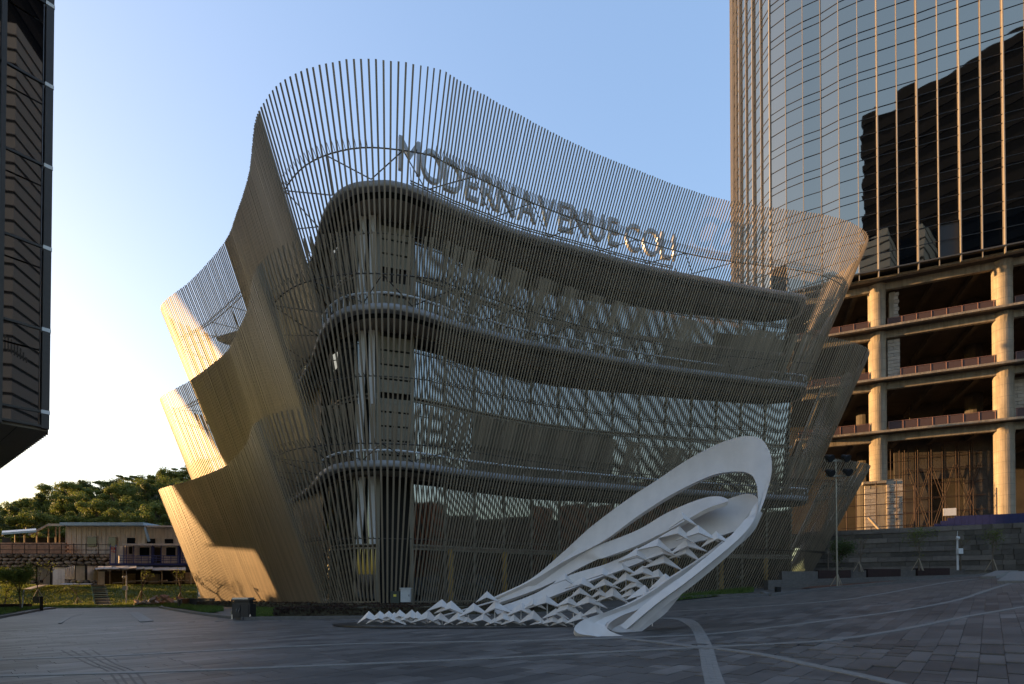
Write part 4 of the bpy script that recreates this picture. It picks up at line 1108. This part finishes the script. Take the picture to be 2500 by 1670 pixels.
# folded shards
sh = MB(); sv = [(0,0,1),(-1,.10,0),(1,.10,-.02),(0,-.34,.44),(0,.08,.93),(-.94,.17,-.02),(.94,.17,-.04),(0,-.24,.38)]
sh.v = sv; sh.f = [(0,1,3),(0,3,2),(1,5,7,3),(3,7,6,2),(4,7,5),(4,6,7),(0,4,5,1),(0,2,6,4)]
shm = sh.mesh('shard', M['white'])
SHD = [(902,1492,32,30,1522),(928,1492,33,32,1524),(947,1491,24,26,1516),(960,1495,34,34,1525),(977,1489,26,26,1516),(988,1500,26,26,1524),(1004,1488,30,30,1520),(1017,1492,26,28,1520),(1044,1489,37,33,1526),(1081,1463,34,28,1494),(1101,1466,36,34,1500),(1074,1495,30,30,1524),(1121,1493,36,34,1527),(1158,1472,34,34,1505),(1191,1443,26,24,1470),(1180,1497,34,32,1526),(1211,1466,34,36,1500),(1231,1492,36,36,1526),
(1272,1471,34,36,1506),(1303,1490,36,32,1526),(1303,1461,26,26,1488),(1330,1452,36,40,1486),(1349,1503,30,30,1528),(1357,1485,30,30,1512),(1381,1399,27,22,1428),(1388,1456,30,30,1484),(1393,1466,42,28,1504),(1422,1408,38,36,1440),(1417,1434,26,26,1460),(1417,1493,32,32,1524),(1436,1452,38,40,1485),(1465,1438,26,26,1464),(1470,1385,36,38,1417),(1477,1412,34,34,1440),(1495,1432,36,36,1472),(1519,1374,34,34,1404),(1530,1396,34,34,1430),(1541,1437,30,28,1466),(1553,1413,34,32,1446),(1552,1350,36,40,1373),(1569,1381,34,30,1412),(1574,1428,40,38,1468),(1611,1389,46,30,1424),(1621,1400,34,42,1440),(1621,1355,44,40,1390),
(1663,1248,25,34,1286),(1659,1284,44,32,1320),(1708,1282,48,40,1320),(1744,1297,26,38,1332),(1606,1314,46,38,1350),(1675,1316,36,42,1350),(1677,1334,38,30,1368),(1616,1341,38,40,1364),(1573,1382,40,36,1412),(1558,1338,40,32,1373),(1454,1478,32,30,1508),(1375,1505,28,26,1528),(1255,1500,28,26,1527),(1140,1505,24,24,1527),(1210,1508,26,24,1528),(1320,1512,24,22,1529)]
for px_, py_, wl, wr, yb_ in SHD:
    D = 21.9 - (px_-870)/900*2.6 - (1 if (px_,py_) in ((1574,1428),(1621,1400)) else 0)
    if yb_ < 1500: D -= (1500-yb_)/240*.8
    A = at(px_, py_, D); L_ = at(px_-wl*1.2, yb_, D); Rr = at(px_+wr*1.2, yb_, D); w = (Rr-L_).length/2; h_ = A.z-(L_.z+Rr.z)/2
    rz = rnd.uniform(-.25,.25)-.15; base_ = Vector((L_.x*.5+Rr.x*.5, D, L_.z))
    Mx = Matrix.Translation(base_) @ Matrix.Rotation(rz,4,'Z') @ Matrix.Rotation(rnd.uniform(-.08,.08),4,'Y') @ Matrix(((w,(A.x-base_.x)*0,(A.x-base_.x),0),(0,w*1.0,rnd.uniform(.0,.25)*h_,0),(0,0,h_,0),(0,0,0,1)))
    inst('shard', shm, Mx, scul)
# thin lattice tubes that carry the shards
mb = MB()
mb.rod(at(1040,1515,22.6), at(1700,1330,20.8), .04, 6)
for k in range(9): 
    a = at(1080+k*64, 1515-k*14 , 21.5-k*.2); mb.rod(a, (a.x, a.y, gnd(a.x,a.y)), .022, 5)
mb.build('lattice', M['white'], scul)
def disc(cx1, cx2, yn, yf, lab):
    a = gp((cx1+cx2)/2, yn); b = gp((cx1+cx2)/2, yf); l = gp(cx1, (yn+yf)/2); r_ = gp(cx2, (yn+yf)/2); c = (l+r_)/2; mb = MB(); pl = []
    for k in range(48): t = 2*math.pi*k/48; pl.append((c.x+math.cos(t)*(r_-l).length/2, c.y+math.sin(t)*(b-a).length/2))
    mb.prism(pl, c.z-.02, c.z+.035); return mb.build('plinth', M['plinth'], scul)
disc(828, 1470, 1533, 1517, ''); disc(1480, 1600, 1522, 1513, '')

# ------------------------------------------------------------------ litter bin
b0 = gp(590, 1512); bb = thing('litter_bin', 'black litter bin with a bright metal lid standing at the kerb', 'litter bin', tuple(b0)); s_ = b0.y/F
def bx(nm, px0, px1, y0, y1, dep, m, dy=0, rz=0):
    a = at((px0+px1)/2, y0, b0.y); z0 = at(590, y1, b0.y).z; z1 = at(590, y0, b0.y).z; q = MB(); q.box((a.x, b0.y+.25+dy, (z0+z1)/2), ((px1-px0)*s_, dep, z1-z0), rz); return q.build(nm, M[m], bb)
bx('body', 568, 612, 1474, 1508, .62, 'blackmetal')
for x_ in (568, 612): bx('leg', x_-1.5, x_+1.5, 1500, 1512, .08, 'steel', -.28)
bx('door', 570, 588, 1477, 1504, .03, 'blackmetal', -.325); bx('door', 591, 609, 1477, 1504, .03, 'blackmetal', -.325)
for x_ in (579.5, 583): pass
for x_ in (577.5, 583.5):
    q = MB(); c = at(x_, 1490, b0.y-.12); q.rod((c.x-.03,c.y,c.z-.1),(c.x+.03,c.y,c.z+.1),.018,6); q.build('handle', M['steel'], bb)
bx('collar', 572, 608, 1467, 1474, .45, 'blackmetal')
bx('lid', 569, 607, 1459, 1463, .70, 'steel'); bx('lid_rim', 567, 611, 1463, 1467, .74, 'blackmetal')
for x_ in (571, 606): bx('post', x_-1.2, x_+1.2, 1463, 1476, .05, 'blackmetal')
b1 = gp(564, 1511); q = MB(); q.rod((b1.x,b1.y+.3,b1.z),(b1.x,b1.y+.3,b1.z+.42),.12,10,.17); tag(q.build('plant_pot', M['wood']), 'small brown pot on the ground beside the black litter bin', 'pot')
# bollards
for px_, yb_, yt_, lb in ((437,1485,1464,'slim black bollard light at the corner of the front kerb'),(410,1476,1458,'slim black bollard light further back near the curved wall'),(754,1490,1472,'short black bollard light against the foot of the bronze screen'),(101,1491,1456,'dark post at the kerb end on the left verge')):
    p = gp(px_, yb_); t_ = at(px_, yt_, p.y); r = thing('bollard', lb, 'bollard', tuple(p)); q = MB(); q.box((p.x,p.y,(p.z+t_.z)/2-.05), (.16,.16,t_.z-p.z-.1)); q.build('post', M['blackmetal'], r)
    q = MB(); q.box((p.x,p.y,t_.z-.05), (.20,.20,.1)); q.build('cap', M['blackmetal'], r)
# curved low wall
def lowwall(P, w, y_top, m, nm, lab, cat, D0=None):
    C = cr([gp(*p) for p in P], 6); mb = MB(); r = thing(nm, lab, cat, tuple(C[0]))
    for a, b in zip(C, C[1:]):
        q = MB(); h_ = y_top; q.bar((a.x,a.y,gnd(a.x,a.y)+h_/2-.1), (b.x,b.y,gnd(b.x,b.y)+h_/2-.1), w, h_+.2); q.build('wall_block', M[m], r)
    q = MB()
    for a, b in zip(C, C[1:]): q.bar((a.x,a.y,gnd(a.x,a.y)+h_+.04), (b.x,b.y,gnd(b.x,b.y)+h_+.04), w+.08, .08)
    q.build('coping', M['kerb'], r)
lowwall([(440,1478),(462,1476),(500,1476),(520,1477)], .35, .62, 'kerb', 'low_wall', 'low curved stone wall at the left foot of the bronze screen', 'wall')
# ledges and steps on the right
for (xa, xb, yb_, D, h_, m_, lab) in ((1905,1992,1404,52,.35,'kerb','pale stone planter ledge, leftmost, at the right foot of the bronze screen'),(1994,2072,1403,53,.42,'plantbox','dark red planter box behind the small staked tree'),(2075,2112,1402,53,.36,'kerb','short pale ledge block between the two nearest red planters'),(2114,2193,1400,53,.42,'plantbox','long dark red planter box right of the staked tree'),(2195,2232,1400,52.5,.36,'kerb','pale ledge block under the first bare tree'),(2234,2312,1398,52.5,.42,'plantbox','dark red planter box beside the camera pole'),(2314,2352,1398,52,.36,'kerb','pale ledge block right of the camera pole')):
    a = at(xa, yb_, D); b = at(xb, yb_, D-.5); q = MB(); q.bar((a.x,a.y,a.z+h_/2-.35),(b.x,b.y,b.z+h_/2-.35),.9,h_+.7); tag(q.build('planter', M[m_]), lab, 'planter')
q = MB()
for k, (D, yy) in enumerate(((51.5,1409),(50.6,1414),(49.7,1420))):
    pass
st = thing('stone_steps', 'long low stone steps below the planters at the right', 'steps', tuple(at(2050,1412,50)))
for k, (D, y_l, y_r) in enumerate(((51.3,1410,1402),(50.2,1416,1405),(49.0,1423,1409))):
    a = at(1870, y_l+8, D); b = at(2420-k*60, y_r, D-1.5)
    for s in range(14):
        p = a.lerp(b, s/14); p2 = a.lerp(b, (s+.985)/14); q = MB(); q.bar((p.x,p.y,p.z-.3),(p2.x,p2.y,p2.z-.3),1.1,.7); q.build('step_block', M['kerb'], st)
sl_ = [((1952,1438),(2010,1437),(2080,1432),(2150,1427),(2230,1421)),((1990,1431),(2040,1428),(2100,1423),(2160,1420),(2235,1418))]
sheet('mulch_bed', sl_, M['mulch'], .06, 5)
kerb([(1880,1455),(1990,1441),(2100,1432),(2235,1421)], .2, .14)
# terrace wall with slanted ends right of the sculpture
q = MB(); a = gp(1600,1480); b = gp(1895,1462)
for k in range(3):
    p = at(1560, 1478-k*7, 42+k*.0+k*.5); p2 = at(1860, 1464-k*7, 42+k*.5); q = MB(); q.bar((p.x,p.y,p.z+.0),(p2.x,p2.y,p2.z+.0),.35,.24); tag(q.build('terrace_wall', M['rust'] if k < 2 else M['kerb']), 'low brown stone course, %s, edging the grass right of the sculpture' % ('lowest','middle one','top one with a pale coping')[k], 'wall')
q = MB(); q.bar(at(1862,1446,42.5), at(1895,1458,40), .35, .14); tag(q.build('coping', M['granite']), 'pale slanted coping stone ending the grass terrace', 'coping')
q = MB(); p = at(1899,1450,42); q.box((p.x,p.y,p.z), (.34,.34,1.1)); tag(q.build('post', M['blackmetal']), 'dark square post beside the slanted coping', 'post')
for (xa,ya,xb,yb_,D,w_,lb) in ((2413,1412,2450,1394,33,.9,'pale granite block ramp at the far end of the upper granite strip'),(2470,1424,2500,1396,30,1.3,'pale granite block ramp at the right edge of the picture')):
    a = gp(xa,ya); q = MB(); b = at(xb,yb_,a.y+2.6); q.bar((a.x,a.y,a.z+.02),(b.x,b.y,b.z-.1),w_,.28); q.bar((b.x,b.y,b.z-.1),(b.x+1.0,b.y+.4,b.z-.1),w_,.28); tag(q.build('granite_ramp', M['granite']), lb, 'ramp')

# ------------------------------------------------------------------ floodlight mast, camera poles, young trees
p = gp(2040, 1437); p.y = 44; ml = thing('floodlight_mast', 'tall slim mast with four round floodlights in front of the bronze screen at right', 'light mast', (at(2043,1437,44).x, 44, at(2043,1437,44).z))
q = MB(); q.rod(at(2044,1437,44), at(2040,1120,44), .075, 8, .05); q.build('pole', M['frame'], ml)
for yy, x0, x1 in ((1125,2014,2062),(1162,2016,2066)):
    q = MB(); q.bar(at(x0,yy,44), at(x1,yy,44), .14, .16); q.build('crossbar', M['frame'], ml)
for x_, yy in ((2016,1114),(2056,1114),(2018,1150),(2060,1148)):
    q = MB(); c = at(x_,yy,44); e = c + Vector((.15,-.45,-.28)); q.rod(c, e, .16, 12, .30); q.rod(e, e+Vector((.02,-.06,-.04)), .32, 12, .32); q.rod(c, c+Vector((0,0,-.35)), .05, 6); l_ = q.build('floodlight', M['blackmetal'], ml)
    q = MB(); q.rod(e+Vector((.022,-.065,-.042)), e+Vector((.03,-.085,-.055)), .27, 12); lens_ = q.build('lens', M['winglass'], l_); lens_.matrix_parent_inverse = Matrix.Translation(-ml.location)
def campole(px_, yb_, yt_, D, lab):
    b = at(px_, yb_, D); t_ = at(px_, yt_, D); h_ = t_.z-b.z; r = thing('camera_pole', lab, 'camera pole', tuple(b))
    q = MB(); q.rod(b, b+Vector((0,0,h_*.86)), .085, 10, .07); q.rod(b+Vector((0,0,h_*.86)), t_, .02, 5); q.build('pole', M['whitepaint'], r)
    q = MB(); q.box((b.x+.02,b.y-.22,b.z+h_*.48), (.42,.3,.5)); q.build('control_box', M['whitepaint'], r)
    q = MB(); c = b+Vector((-.15,-.25,h_*.80)); q.rod(c+Vector((0,0,.18)), c, .13, 10, .17); q.rod(c, c+Vector((0,0,-.14)), .15, 10, .05); q.bar(c+Vector((0,0,.12)), b+Vector((0,0,h_*.84)), .05); q.build('camera', M['whitepaint'], r)
campole(2338, 1392, 1296, 50, 'white camera pole among the bare trees before the stone wall')
campole(308, 1474, 1394, 64, 'white camera pole on the lawn by the steps at the left')
def young(px_, yb_, yt_, D, lab, leaves, stakes=True, seed=1, dark=False):
    r2 = random.Random(seed); b = at(px_, yb_, D); H = at(px_, yt_, D).z-b.z; r = thing('young_tree', lab, 'tree', tuple(b)); q = MB()
    tips = []
    def br(p, d, L, rad, lv):
        e = p + d*L; q.rod(p, e, rad, 5, rad*.6)
        if lv == 0: tips.append(e); return
        for _ in range(3 if lv > 1 else 2+r2.randrange(2)):
            nd = (d + Vector((r2.uniform(-.7,.7), r2.uniform(-.7,.7), r2.uniform(-.05,.35)))).normalized(); br(e, nd, L*r2.uniform(.55,.8), rad*.6, lv-1)
        tips.append(e)
    br(b, Vector((r2.uniform(-.12,.12),0,1)), H*.40, .03*H**.5+.02, 3 if leaves < 3000 else 3); q.build('trunk', M['bark'], r)
    if leaves:
        lf = MB(); s0 = max(.05, .02*H)
        for _ in range(leaves):
            t = tips[r2.randrange(len(tips))]; c = t + Vector((r2.gauss(0,1), r2.gauss(0,1), r2.gauss(0,1)))*H*.06
            d = Vector((r2.gauss(0,1), r2.gauss(0,1), r2.gauss(0,1))).normalized(); e = d.orthogonal().normalized(); s = s0*r2.uniform(.6,1.3)
            lf.quad(c-d*s, c+e*s*.5, c+d*s, c-e*s*.5)
        lf.build('foliage', M['leafd' if dark else 'leaf'], r)
    if stakes:
        for a_ in (0.3, 2.4, 4.5):
            q = MB(); f = b+Vector((math.cos(a_)*H*.15, math.sin(a_)*H*.15, 0)); q.rod(f, b+Vector((0,0,H*.30)), .035, 5); q.build('stake', M['stake'], r)
young(2045, 1433, 1325, 45, 'small leafy tree held by pale stakes in the red mulch bed', 2600, True, 3, True)
young(2244, 1393, 1292, 50.5, 'sparse young tree with few leaves before the striped stone wall', 900, True, 5)
young(2346, 1393, 1300, 50.5, 'bare forked young tree beside the right camera pole', 60, False, 9)
young(2425, 1395, 1290, 49.0, 'thin bare young tree near the right edge of the picture', 600, True, 12)
young(2098, 1396, 1310, 52.0, 'thin bare young tree behind the small leafy staked tree', 40, True, 15)
young(2022, 1398, 1310, 52.5, 'leafless young tree at the right corner of the bronze screen', 10, False, 17)
young(50, 1488, 1385, 50, 'dark young tree at the left edge by the verge', 3000, False, 21)
young(12, 1480, 1395, 66, 'bushy light green tree at the far left edge below the rubble wall', 5000, False, 23)
young(92, 1465, 1375, 70, 'thin bare leaning tree before the portable toilet cabins', 60, True, 25)
young(345, 1465, 1385, 68, 'thin bare tree with stakes before the awning, left one', 60, True, 27)
young(440, 1470, 1390, 68, 'thin bare tree with stakes before the awning, next to the bronze screen', 60, True, 29)
young(190, 1474, 1420, 66, 'small bare sapling on the bank left of the steps', 40, True, 31)
q = MB(); q.rod(at(54,1483,50.2), at(58,1440,50.2), .05, 6); tag(q.build('white_stake', M['whitepaint']), 'white wrapped stake beside the dark young tree at the left edge', 'stake')

# ------------------------------------------------------------------ far left buildings
def wbox(nm, x0, x1, yt, yb_, D, dep, m, par=None, **kw):
    a = at(x0, yt, D); b = at(x1, yb_, D); q = MB(); q.box(((a.x+b.x)/2, D+dep/2, (a.z+b.z)/2), (b.x-a.x, dep, a.z-b.z)); return q.build(nm, M[m], par)
sh_ = thing('long_shed', 'long pale workshop with a blue edged roof standing on the rubble wall at left', 'building', tuple(at(300,1370,96)))
wbox('wall', 160, 470, 1285, 1371, 96, 9, 'shedwall', sh_)
a = at(154,1283,95); b = at(357,1285,95); q = MB(); q.box(((a.x+b.x)/2, 100, a.z+.2), (b.x-a.x, 11.5, .55)); q.build('roof', M['shedroof'], sh_)
a = at(357,1287,95); b = at(480,1290,95); q = MB(); q.box(((a.x+b.x)/2, 100, a.z+.1), (b.x-a.x, 11, .3)); q.build('roof', M['tin'], sh_)
q = MB(); q.bar(at(354,1288,94.6), at(364,1322,94.6), .3, .3); q.build('downpipe', M['shedroof'], sh_)
for k in range(26):
    q = MB(); p = at(162+k*12, 1300, 95.95); z0 = at(0,1369,96).z; z1 = at(0,1288,96).z; q.box((p.x, 95.97, (z0+z1)/2), (.07,.06,z1-z0)); q.build('panel_joint', M['shedwall'], sh_)
for x0, x1, y0, y1 in ((213,235,1311,1334),(265,285,1312,1334),(310,329,1313,1335),(358,378,1315,1336),(402,422,1316,1337)):
    w_ = wbox('window', x0, x1, y0, y1, 95.85, .1, 'winglass', sh_)
    for z_ in (0, .5, 1):
        f_ = at(x0+(x1-x0)*z_, (y0+y1)/2, 95.8); q = MB(); q.box((f_.x, 95.8, f_.z), (.10,.08,(y1-y0)*95.8/F)); fo = q.build('window_frame', M['whitepaint'], w_); fo.matrix_parent_inverse = Matrix.Translation(-sh_.location)
    q = MB(); c = at((x0+x1)/2, y0-1, 95.8); q.box((c.x, 95.7, c.z), ((x1-x0+4)*95/F,.25,.12)); q.build('lintel', M['shedwall'], sh_)
sp_ = thing('open_shelter', 'open sided tin shelter on posts at the far left, before the wooded hill', 'shelter', tuple(at(100,1345,100)))
q = MB(); n0 = [at(5,1303,94), at(88,1297,94), at(88,1290,106), at(5,1296,106)]; q.quad(*n0); q.quad(*[v-Vector((0,0,.2)) for v in reversed(n0)]); q.bar(n0[0],n0[1],.2,.35); q.build('roof', M['shedroof'], sp_)
q = MB(); n0 = [at(70,1306,94), at(118,1281,95), at(160,1282,95), at(160,1283,106), at(118,1282,106), at(72,1302,106)]
q.quad(n0[0],n0[1],n0[4],n0[5]); q.quad(n0[1],n0[2],n0[3],n0[4]); q.bar(n0[0],n0[1],.25,.3); q.bar(n0[1],n0[2],.25,.4); q.build('roof', M['tin'], sp_)
for x_, yt in ((37,1305),(60,1303),(90,1300),(118,1290),(136,1286),(145,1286)):
    q = MB(); q.rod(at(x_,1345,97), at(x_,yt,97), .11, 6); q.build('post', M['stake'], sp_)
wbox('back_wall', 5, 160, 1312, 1345, 104, .3, 'darkin', sp_)
bwall = thing('brick_wall', 'weathered low reddish wall on top of the rubble wall at far left', 'wall', tuple(at(80,1352,94.5)))
nb_ = 0
for r_ in range(6):
    x_ = -70 + (r_%2)*4
    while x_ < 158:
        p0 = at(x_, 1352-r_*4.6, 94.6); p1 = at(x_+9, 1352-r_*4.6, 94.6); q = MB(); q.box(((p0.x+p1.x)/2, 94.8+rnd.uniform(-.03,.03), p0.z+.16), (p1.x-p0.x-.03, .4, .31)); q.build('brick', M['brickred'], bwall); x_ += 9
rwall = thing('rubble_wall', 'dark rough stone retaining wall behind the cabins at left', 'wall', tuple(at(100,1425,94)))
q = MB(); a = at(-110,1425,94.7); b = at(500,1425,94.7); q.box(((a.x+b.x)/2, 95.1, 3.9), (b.x-a.x, .5, 6.6)); q.build('wall_core', M['rockd'], rwall)
rk = []
for v in range(5):
    m_ = MB(); r2 = random.Random(v); ico = bmesh.new(); bmesh.ops.create_icosphere(ico, subdivisions=1, radius=.5)
    for w in ico.verts: w.co *= r2.uniform(.8, 1.15)
    me = bpy.data.meshes.new('stone'); ico.to_mesh(me); ico.free(); me.materials.append(M['rock']); rk.append(me)
ns = 0
zlo, zhi = 1.6, 6.9; ztmp = zlo
while ztmp < zhi:
    xx = at(-20,1400,94).x; hh = rnd.uniform(.55,.8)
    while xx < at(292,1400,94).x:
        ww = rnd.uniform(.75, 1.5); Mx = Matrix.Translation((xx+ww/2, 94.6, ztmp+hh/2+rnd.uniform(-.1,.1))) @ Matrix.Rotation(rnd.uniform(-.4,.4),4,'Y') @ Matrix.Diagonal((ww*1.08, .7, hh*1.12, 1)); inst('stone', rk[rnd.randrange(5)], Mx, rwall); xx += ww; ns += 1
    ztmp += hh
print('rubble', ns)
# guard rails on the terrace edge
rl = thing('terrace_railing', 'rusty pipe railing along the top of the rubble wall', 'railing', tuple(at(120,1350,93.6)))
q = MB()
for yy in (1329, 1342, 1352): q.rod(at(-20,yy,93.5), at(270,yy+1,93.5), .07, 5)
q.build('rails', M['rust'], rl)
for x_ in range(0, 272, 30): q = MB(); q.rod(at(x_,1353,93.5), at(x_,1327,93.5), .07, 5); q.build('post', M['rust'], rl)
# container cabin
ct = thing('container_cabin', 'white and blue two room container cabin with a gallery railing, raised at left centre', 'cabin', tuple(at(380,1380,84)))
wbox('end_wall', 269, 301, 1333, 1377, 84.5, 5, 'cabin', ct)
q = MB(); a = at(269,1333,84.4); b = at(282,1331,84.4); 
wbox('body', 301, 480, 1330, 1375, 85.2, 5, 'cabin', ct)
wbox('roof', 298, 482, 1327, 1331.5, 84, 6.5, 'whitepaint', ct); wbox('floor_beam', 268, 482, 1375, 1380, 83.6, 7, 'cabinblue', ct)
for x_ in (268.5, 282, 302, 308, 326, 372, 393, 435, 446): wbox('corner_frame', x_-.5, x_+.6, 1330, 1377, 84.4, .08, 'cabinblue', ct)
wbox('door', 369, 376, 1334, 1375, 85.0, .15, 'cabinblue', ct); wbox('doorway', 377, 392, 1337, 1374, 85.05, .1, 'darkin', ct); wbox('door', 433, 441, 1334, 1375, 85, .15, 'cabinblue', ct)
for x0, x1 in ((341,363),(406,427)):
    w_ = wbox('window', x0, x1, 1337, 1358, 85.05, .12, 'winglass', ct)
    for f in (0,.33,.66,1): fr_ = at(x0+(x1-x0)*f, 1347.5, 84.95); q = MB(); q.box((fr_.x,84.95,fr_.z),(.09,.08,1.35)); fo = q.build('window_bar', M['darkin'], w_); fo.matrix_parent_inverse = Matrix.Translation(-ct.location)
wbox('porthole', 315, 322, 1335, 1352, 85.05, .1, 'darkin', ct)
q = MB()
for yy in (1357, 1363, 1368): q.rod(at(291,yy,83.8), at(470,yy,83.8), .05, 5)
for x_ in range(291, 470, 18): q.rod(at(x_,1357,83.8), at(x_,1376,83.8), .05, 5)
q.build('gallery_railing', M['cabinblue'], ct)
for (x_, y_, w_, h_) in ((272,1339,1.2,7),(275,1338,3.5,1.2),(279,1339,1.2,6),(276,1341,3,1.1),(281,1340,1.4,5),(273,1346,3,1.1),(277,1346,1.2,4),(281,1347,3,1.1),(279,1349,4,1.0)):
    wbox('red_stroke', x_-w_/2, x_+w_/2, y_-h_/2, y_+h_/2, 84.46, .04, 'red', ct)
# awning and shack below it
aw = thing('tin_awning', 'ragged tin awning over dark sheds below the container cabin', 'awning', tuple(at(350,1400,80)))
for j in range(11):
    x0 = 232+j*20; y0 = 1390 - (4 if j in (3,4) else 0) + rnd.uniform(-1.5,1.5); n0 = [at(x0,y0+1.5,79), at(x0+21,y0+rnd.uniform(-1,2),79), at(x0+21,y0-7,84), at(x0,y0-6,84)]; q = MB(); q.quad(*n0); q.quad(*[v-Vector((0,0,.1)) for v in reversed(n0)]); q.bar(n0[0],n0[1],.08,.10); q.build('roof_sheet', M['tin'], aw)
for x_ in (238, 268, 300, 345, 395, 430, 466): q = MB(); q.rod(at(x_,1428,79.3), at(x_,1391,79.3), .07, 5); q.build('post', M['wood'], aw)
wbox('shed_door', 237, 255, 1395, 1428, 80, .15, 'cabin', aw); wbox('shed_door', 256, 270, 1396, 1427, 80, .15, 'rust', aw); wbox('back_wall', 271, 480, 1392, 1428, 83, .3, 'darkin', aw)
for j in range(7): wbox('wall_sheet', 272+j*30, 300+j*30, 1397+rnd.uniform(0,6), 1424, 81.5+rnd.random(), .1, ('soil','wood','rust','shedwall','darkin','soil','wood')[j], aw)
for j in range(6): q = MB(); q.rod(at(275+j*30,1424-j%3*3,79.0), at(330+j*26,1421-j%2*4,79.0), .09, 5); tag(q.build('timber', M['wood']), 'long old timber pole lying under the tin awning', 'timber', 'timbers stacked under the awning')
# toilets / cabins
for (x0,x1,y0,y1,D,m_,lab) in ((75,88,1381,1412,76,'cabin','narrow cream cabin side beside the shabby white cabin'),(89,123,1383,1428,75,'cabin','shabby white site cabin with a hole near its foot, before the rubble wall'),(183,208,1381,1416,80,'cabin','white panel cabin right of the row of pale posts')):
    r = thing('site_cabin', lab, 'cabin', tuple(at((x0+x1)/2,y1,D))); wbox('wall', x0, x1, y0, y1, D, 2.4, m_, r); wbox('frame', x0-1, x0+.6, y0-1, y1, D-.08, .3, 'blackmetal', r); wbox('frame', x1-.6, x1+1, y0-1, y1, D-.08, .3, 'blackmetal', r); wbox('roof', x0-1.5, x1+1.5, y0-2, y0, D-.15, 2.8, 'blackmetal', r)
wbox('opening', 97, 104, 1416, 1423, 74.9, .1, 'darkin', r)
rk_ = thing('pale_rack', 'rack of upright pale boards between the white cabins', 'rack', tuple(at(165,1414,79)))
for j in range(7): wbox('board', 149+j*5, 150.6+j*5, 1388-j*1.2, 1414, 79+j*.2, .3, 'whitepaint', rk_)
wbox('backing', 149, 182, 1390, 1410, 81, .1, 'cabinblue', rk_)
# sheets lying at the foot
for k, (x0,y0,x1,y1) in enumerate(((68,1438,112,1426),(156,1428,172,1424),(196,1427,210,1425))):
    q = MB(); a = at(x0,y0,73); b = at(x1,y1,75); q.bar(a, b, 1.6, .06); tag(q.build('loose_sheet', M['tin']), ('large pale sheet propped on the grass by the shabby cabin','small pale board on the ground by the rack','pale scrap under the right white cabin')[k], 'sheet')
wbox('notice', 80, 96, 1457, 1472, 62, .1, 'wood'); o = bpy.context.scene.objects['notice']; tag(o, 'small brown board on the grass at the left, near the kerb end post', 'board'); o.name = 'notice_board'
q = MB(); q.bar(at(-20,1479,57), at(74,1478,57), .4, .35); tag(q.build('planter_wall', M['rust']), 'dark low planter wall behind the left verge', 'wall')
# steps on the bank
stp = thing('bank_steps', 'narrow flight of brown steps climbing the grass bank at left', 'steps', tuple(at(250,1478,62.5)))
for k in range(15):
    t = k/14; D = 62.5+t*16.5; xl = 236-12*t; xr = 270-17*t; yy = 1478-48*t
    a = at(xl,yy,D); b = at(xr,yy,D); z_ = bankz((a.x+b.x)/2, D); q = MB(); q.box(((a.x+b.x)/2, D+.5, z_+.02), (b.x-a.x, 1.1, .26)); q.build('step', M['wood'] if k % 2 else M['kerb'], stp)
# rubble heap
for k in range(46):
    px_ = rnd.uniform(335, 452); D = rnd.uniform(60,64); yy = 1474-rnd.random()*16*(1-abs(px_-395)/62); p = at(px_, yy, D); w = rnd.uniform(.25,1.3)
    me = rk[k % 5]; Mx = Matrix.Translation((p.x,D,max(p.z, gnd(p.x,D)+.05))) @ Matrix.Rotation(rnd.uniform(-.9,.9),4,'Y') @ Matrix.Rotation(rnd.uniform(-1,1),4,'Z') @ Matrix.Diagonal((w*1.3,w*.8,w*.35,1))
    if k == 0: heap = thing('rubble_heap', 'heap of broken slabs and rubble on the grass left of the bronze screen', 'rubble', tuple(p)); 
    q = MB(); q.box((0,0,0),(.9,.9,.5)); me2 = q.mesh('slab_fragment', M['tin' if k%3 else 'brickred'])
    inst('fragment', me2, Mx, heap)
for o in S.objects:
    if o.type == 'MESH' and o.data.materials and o.data.materials[0] == M['winglass']: pass
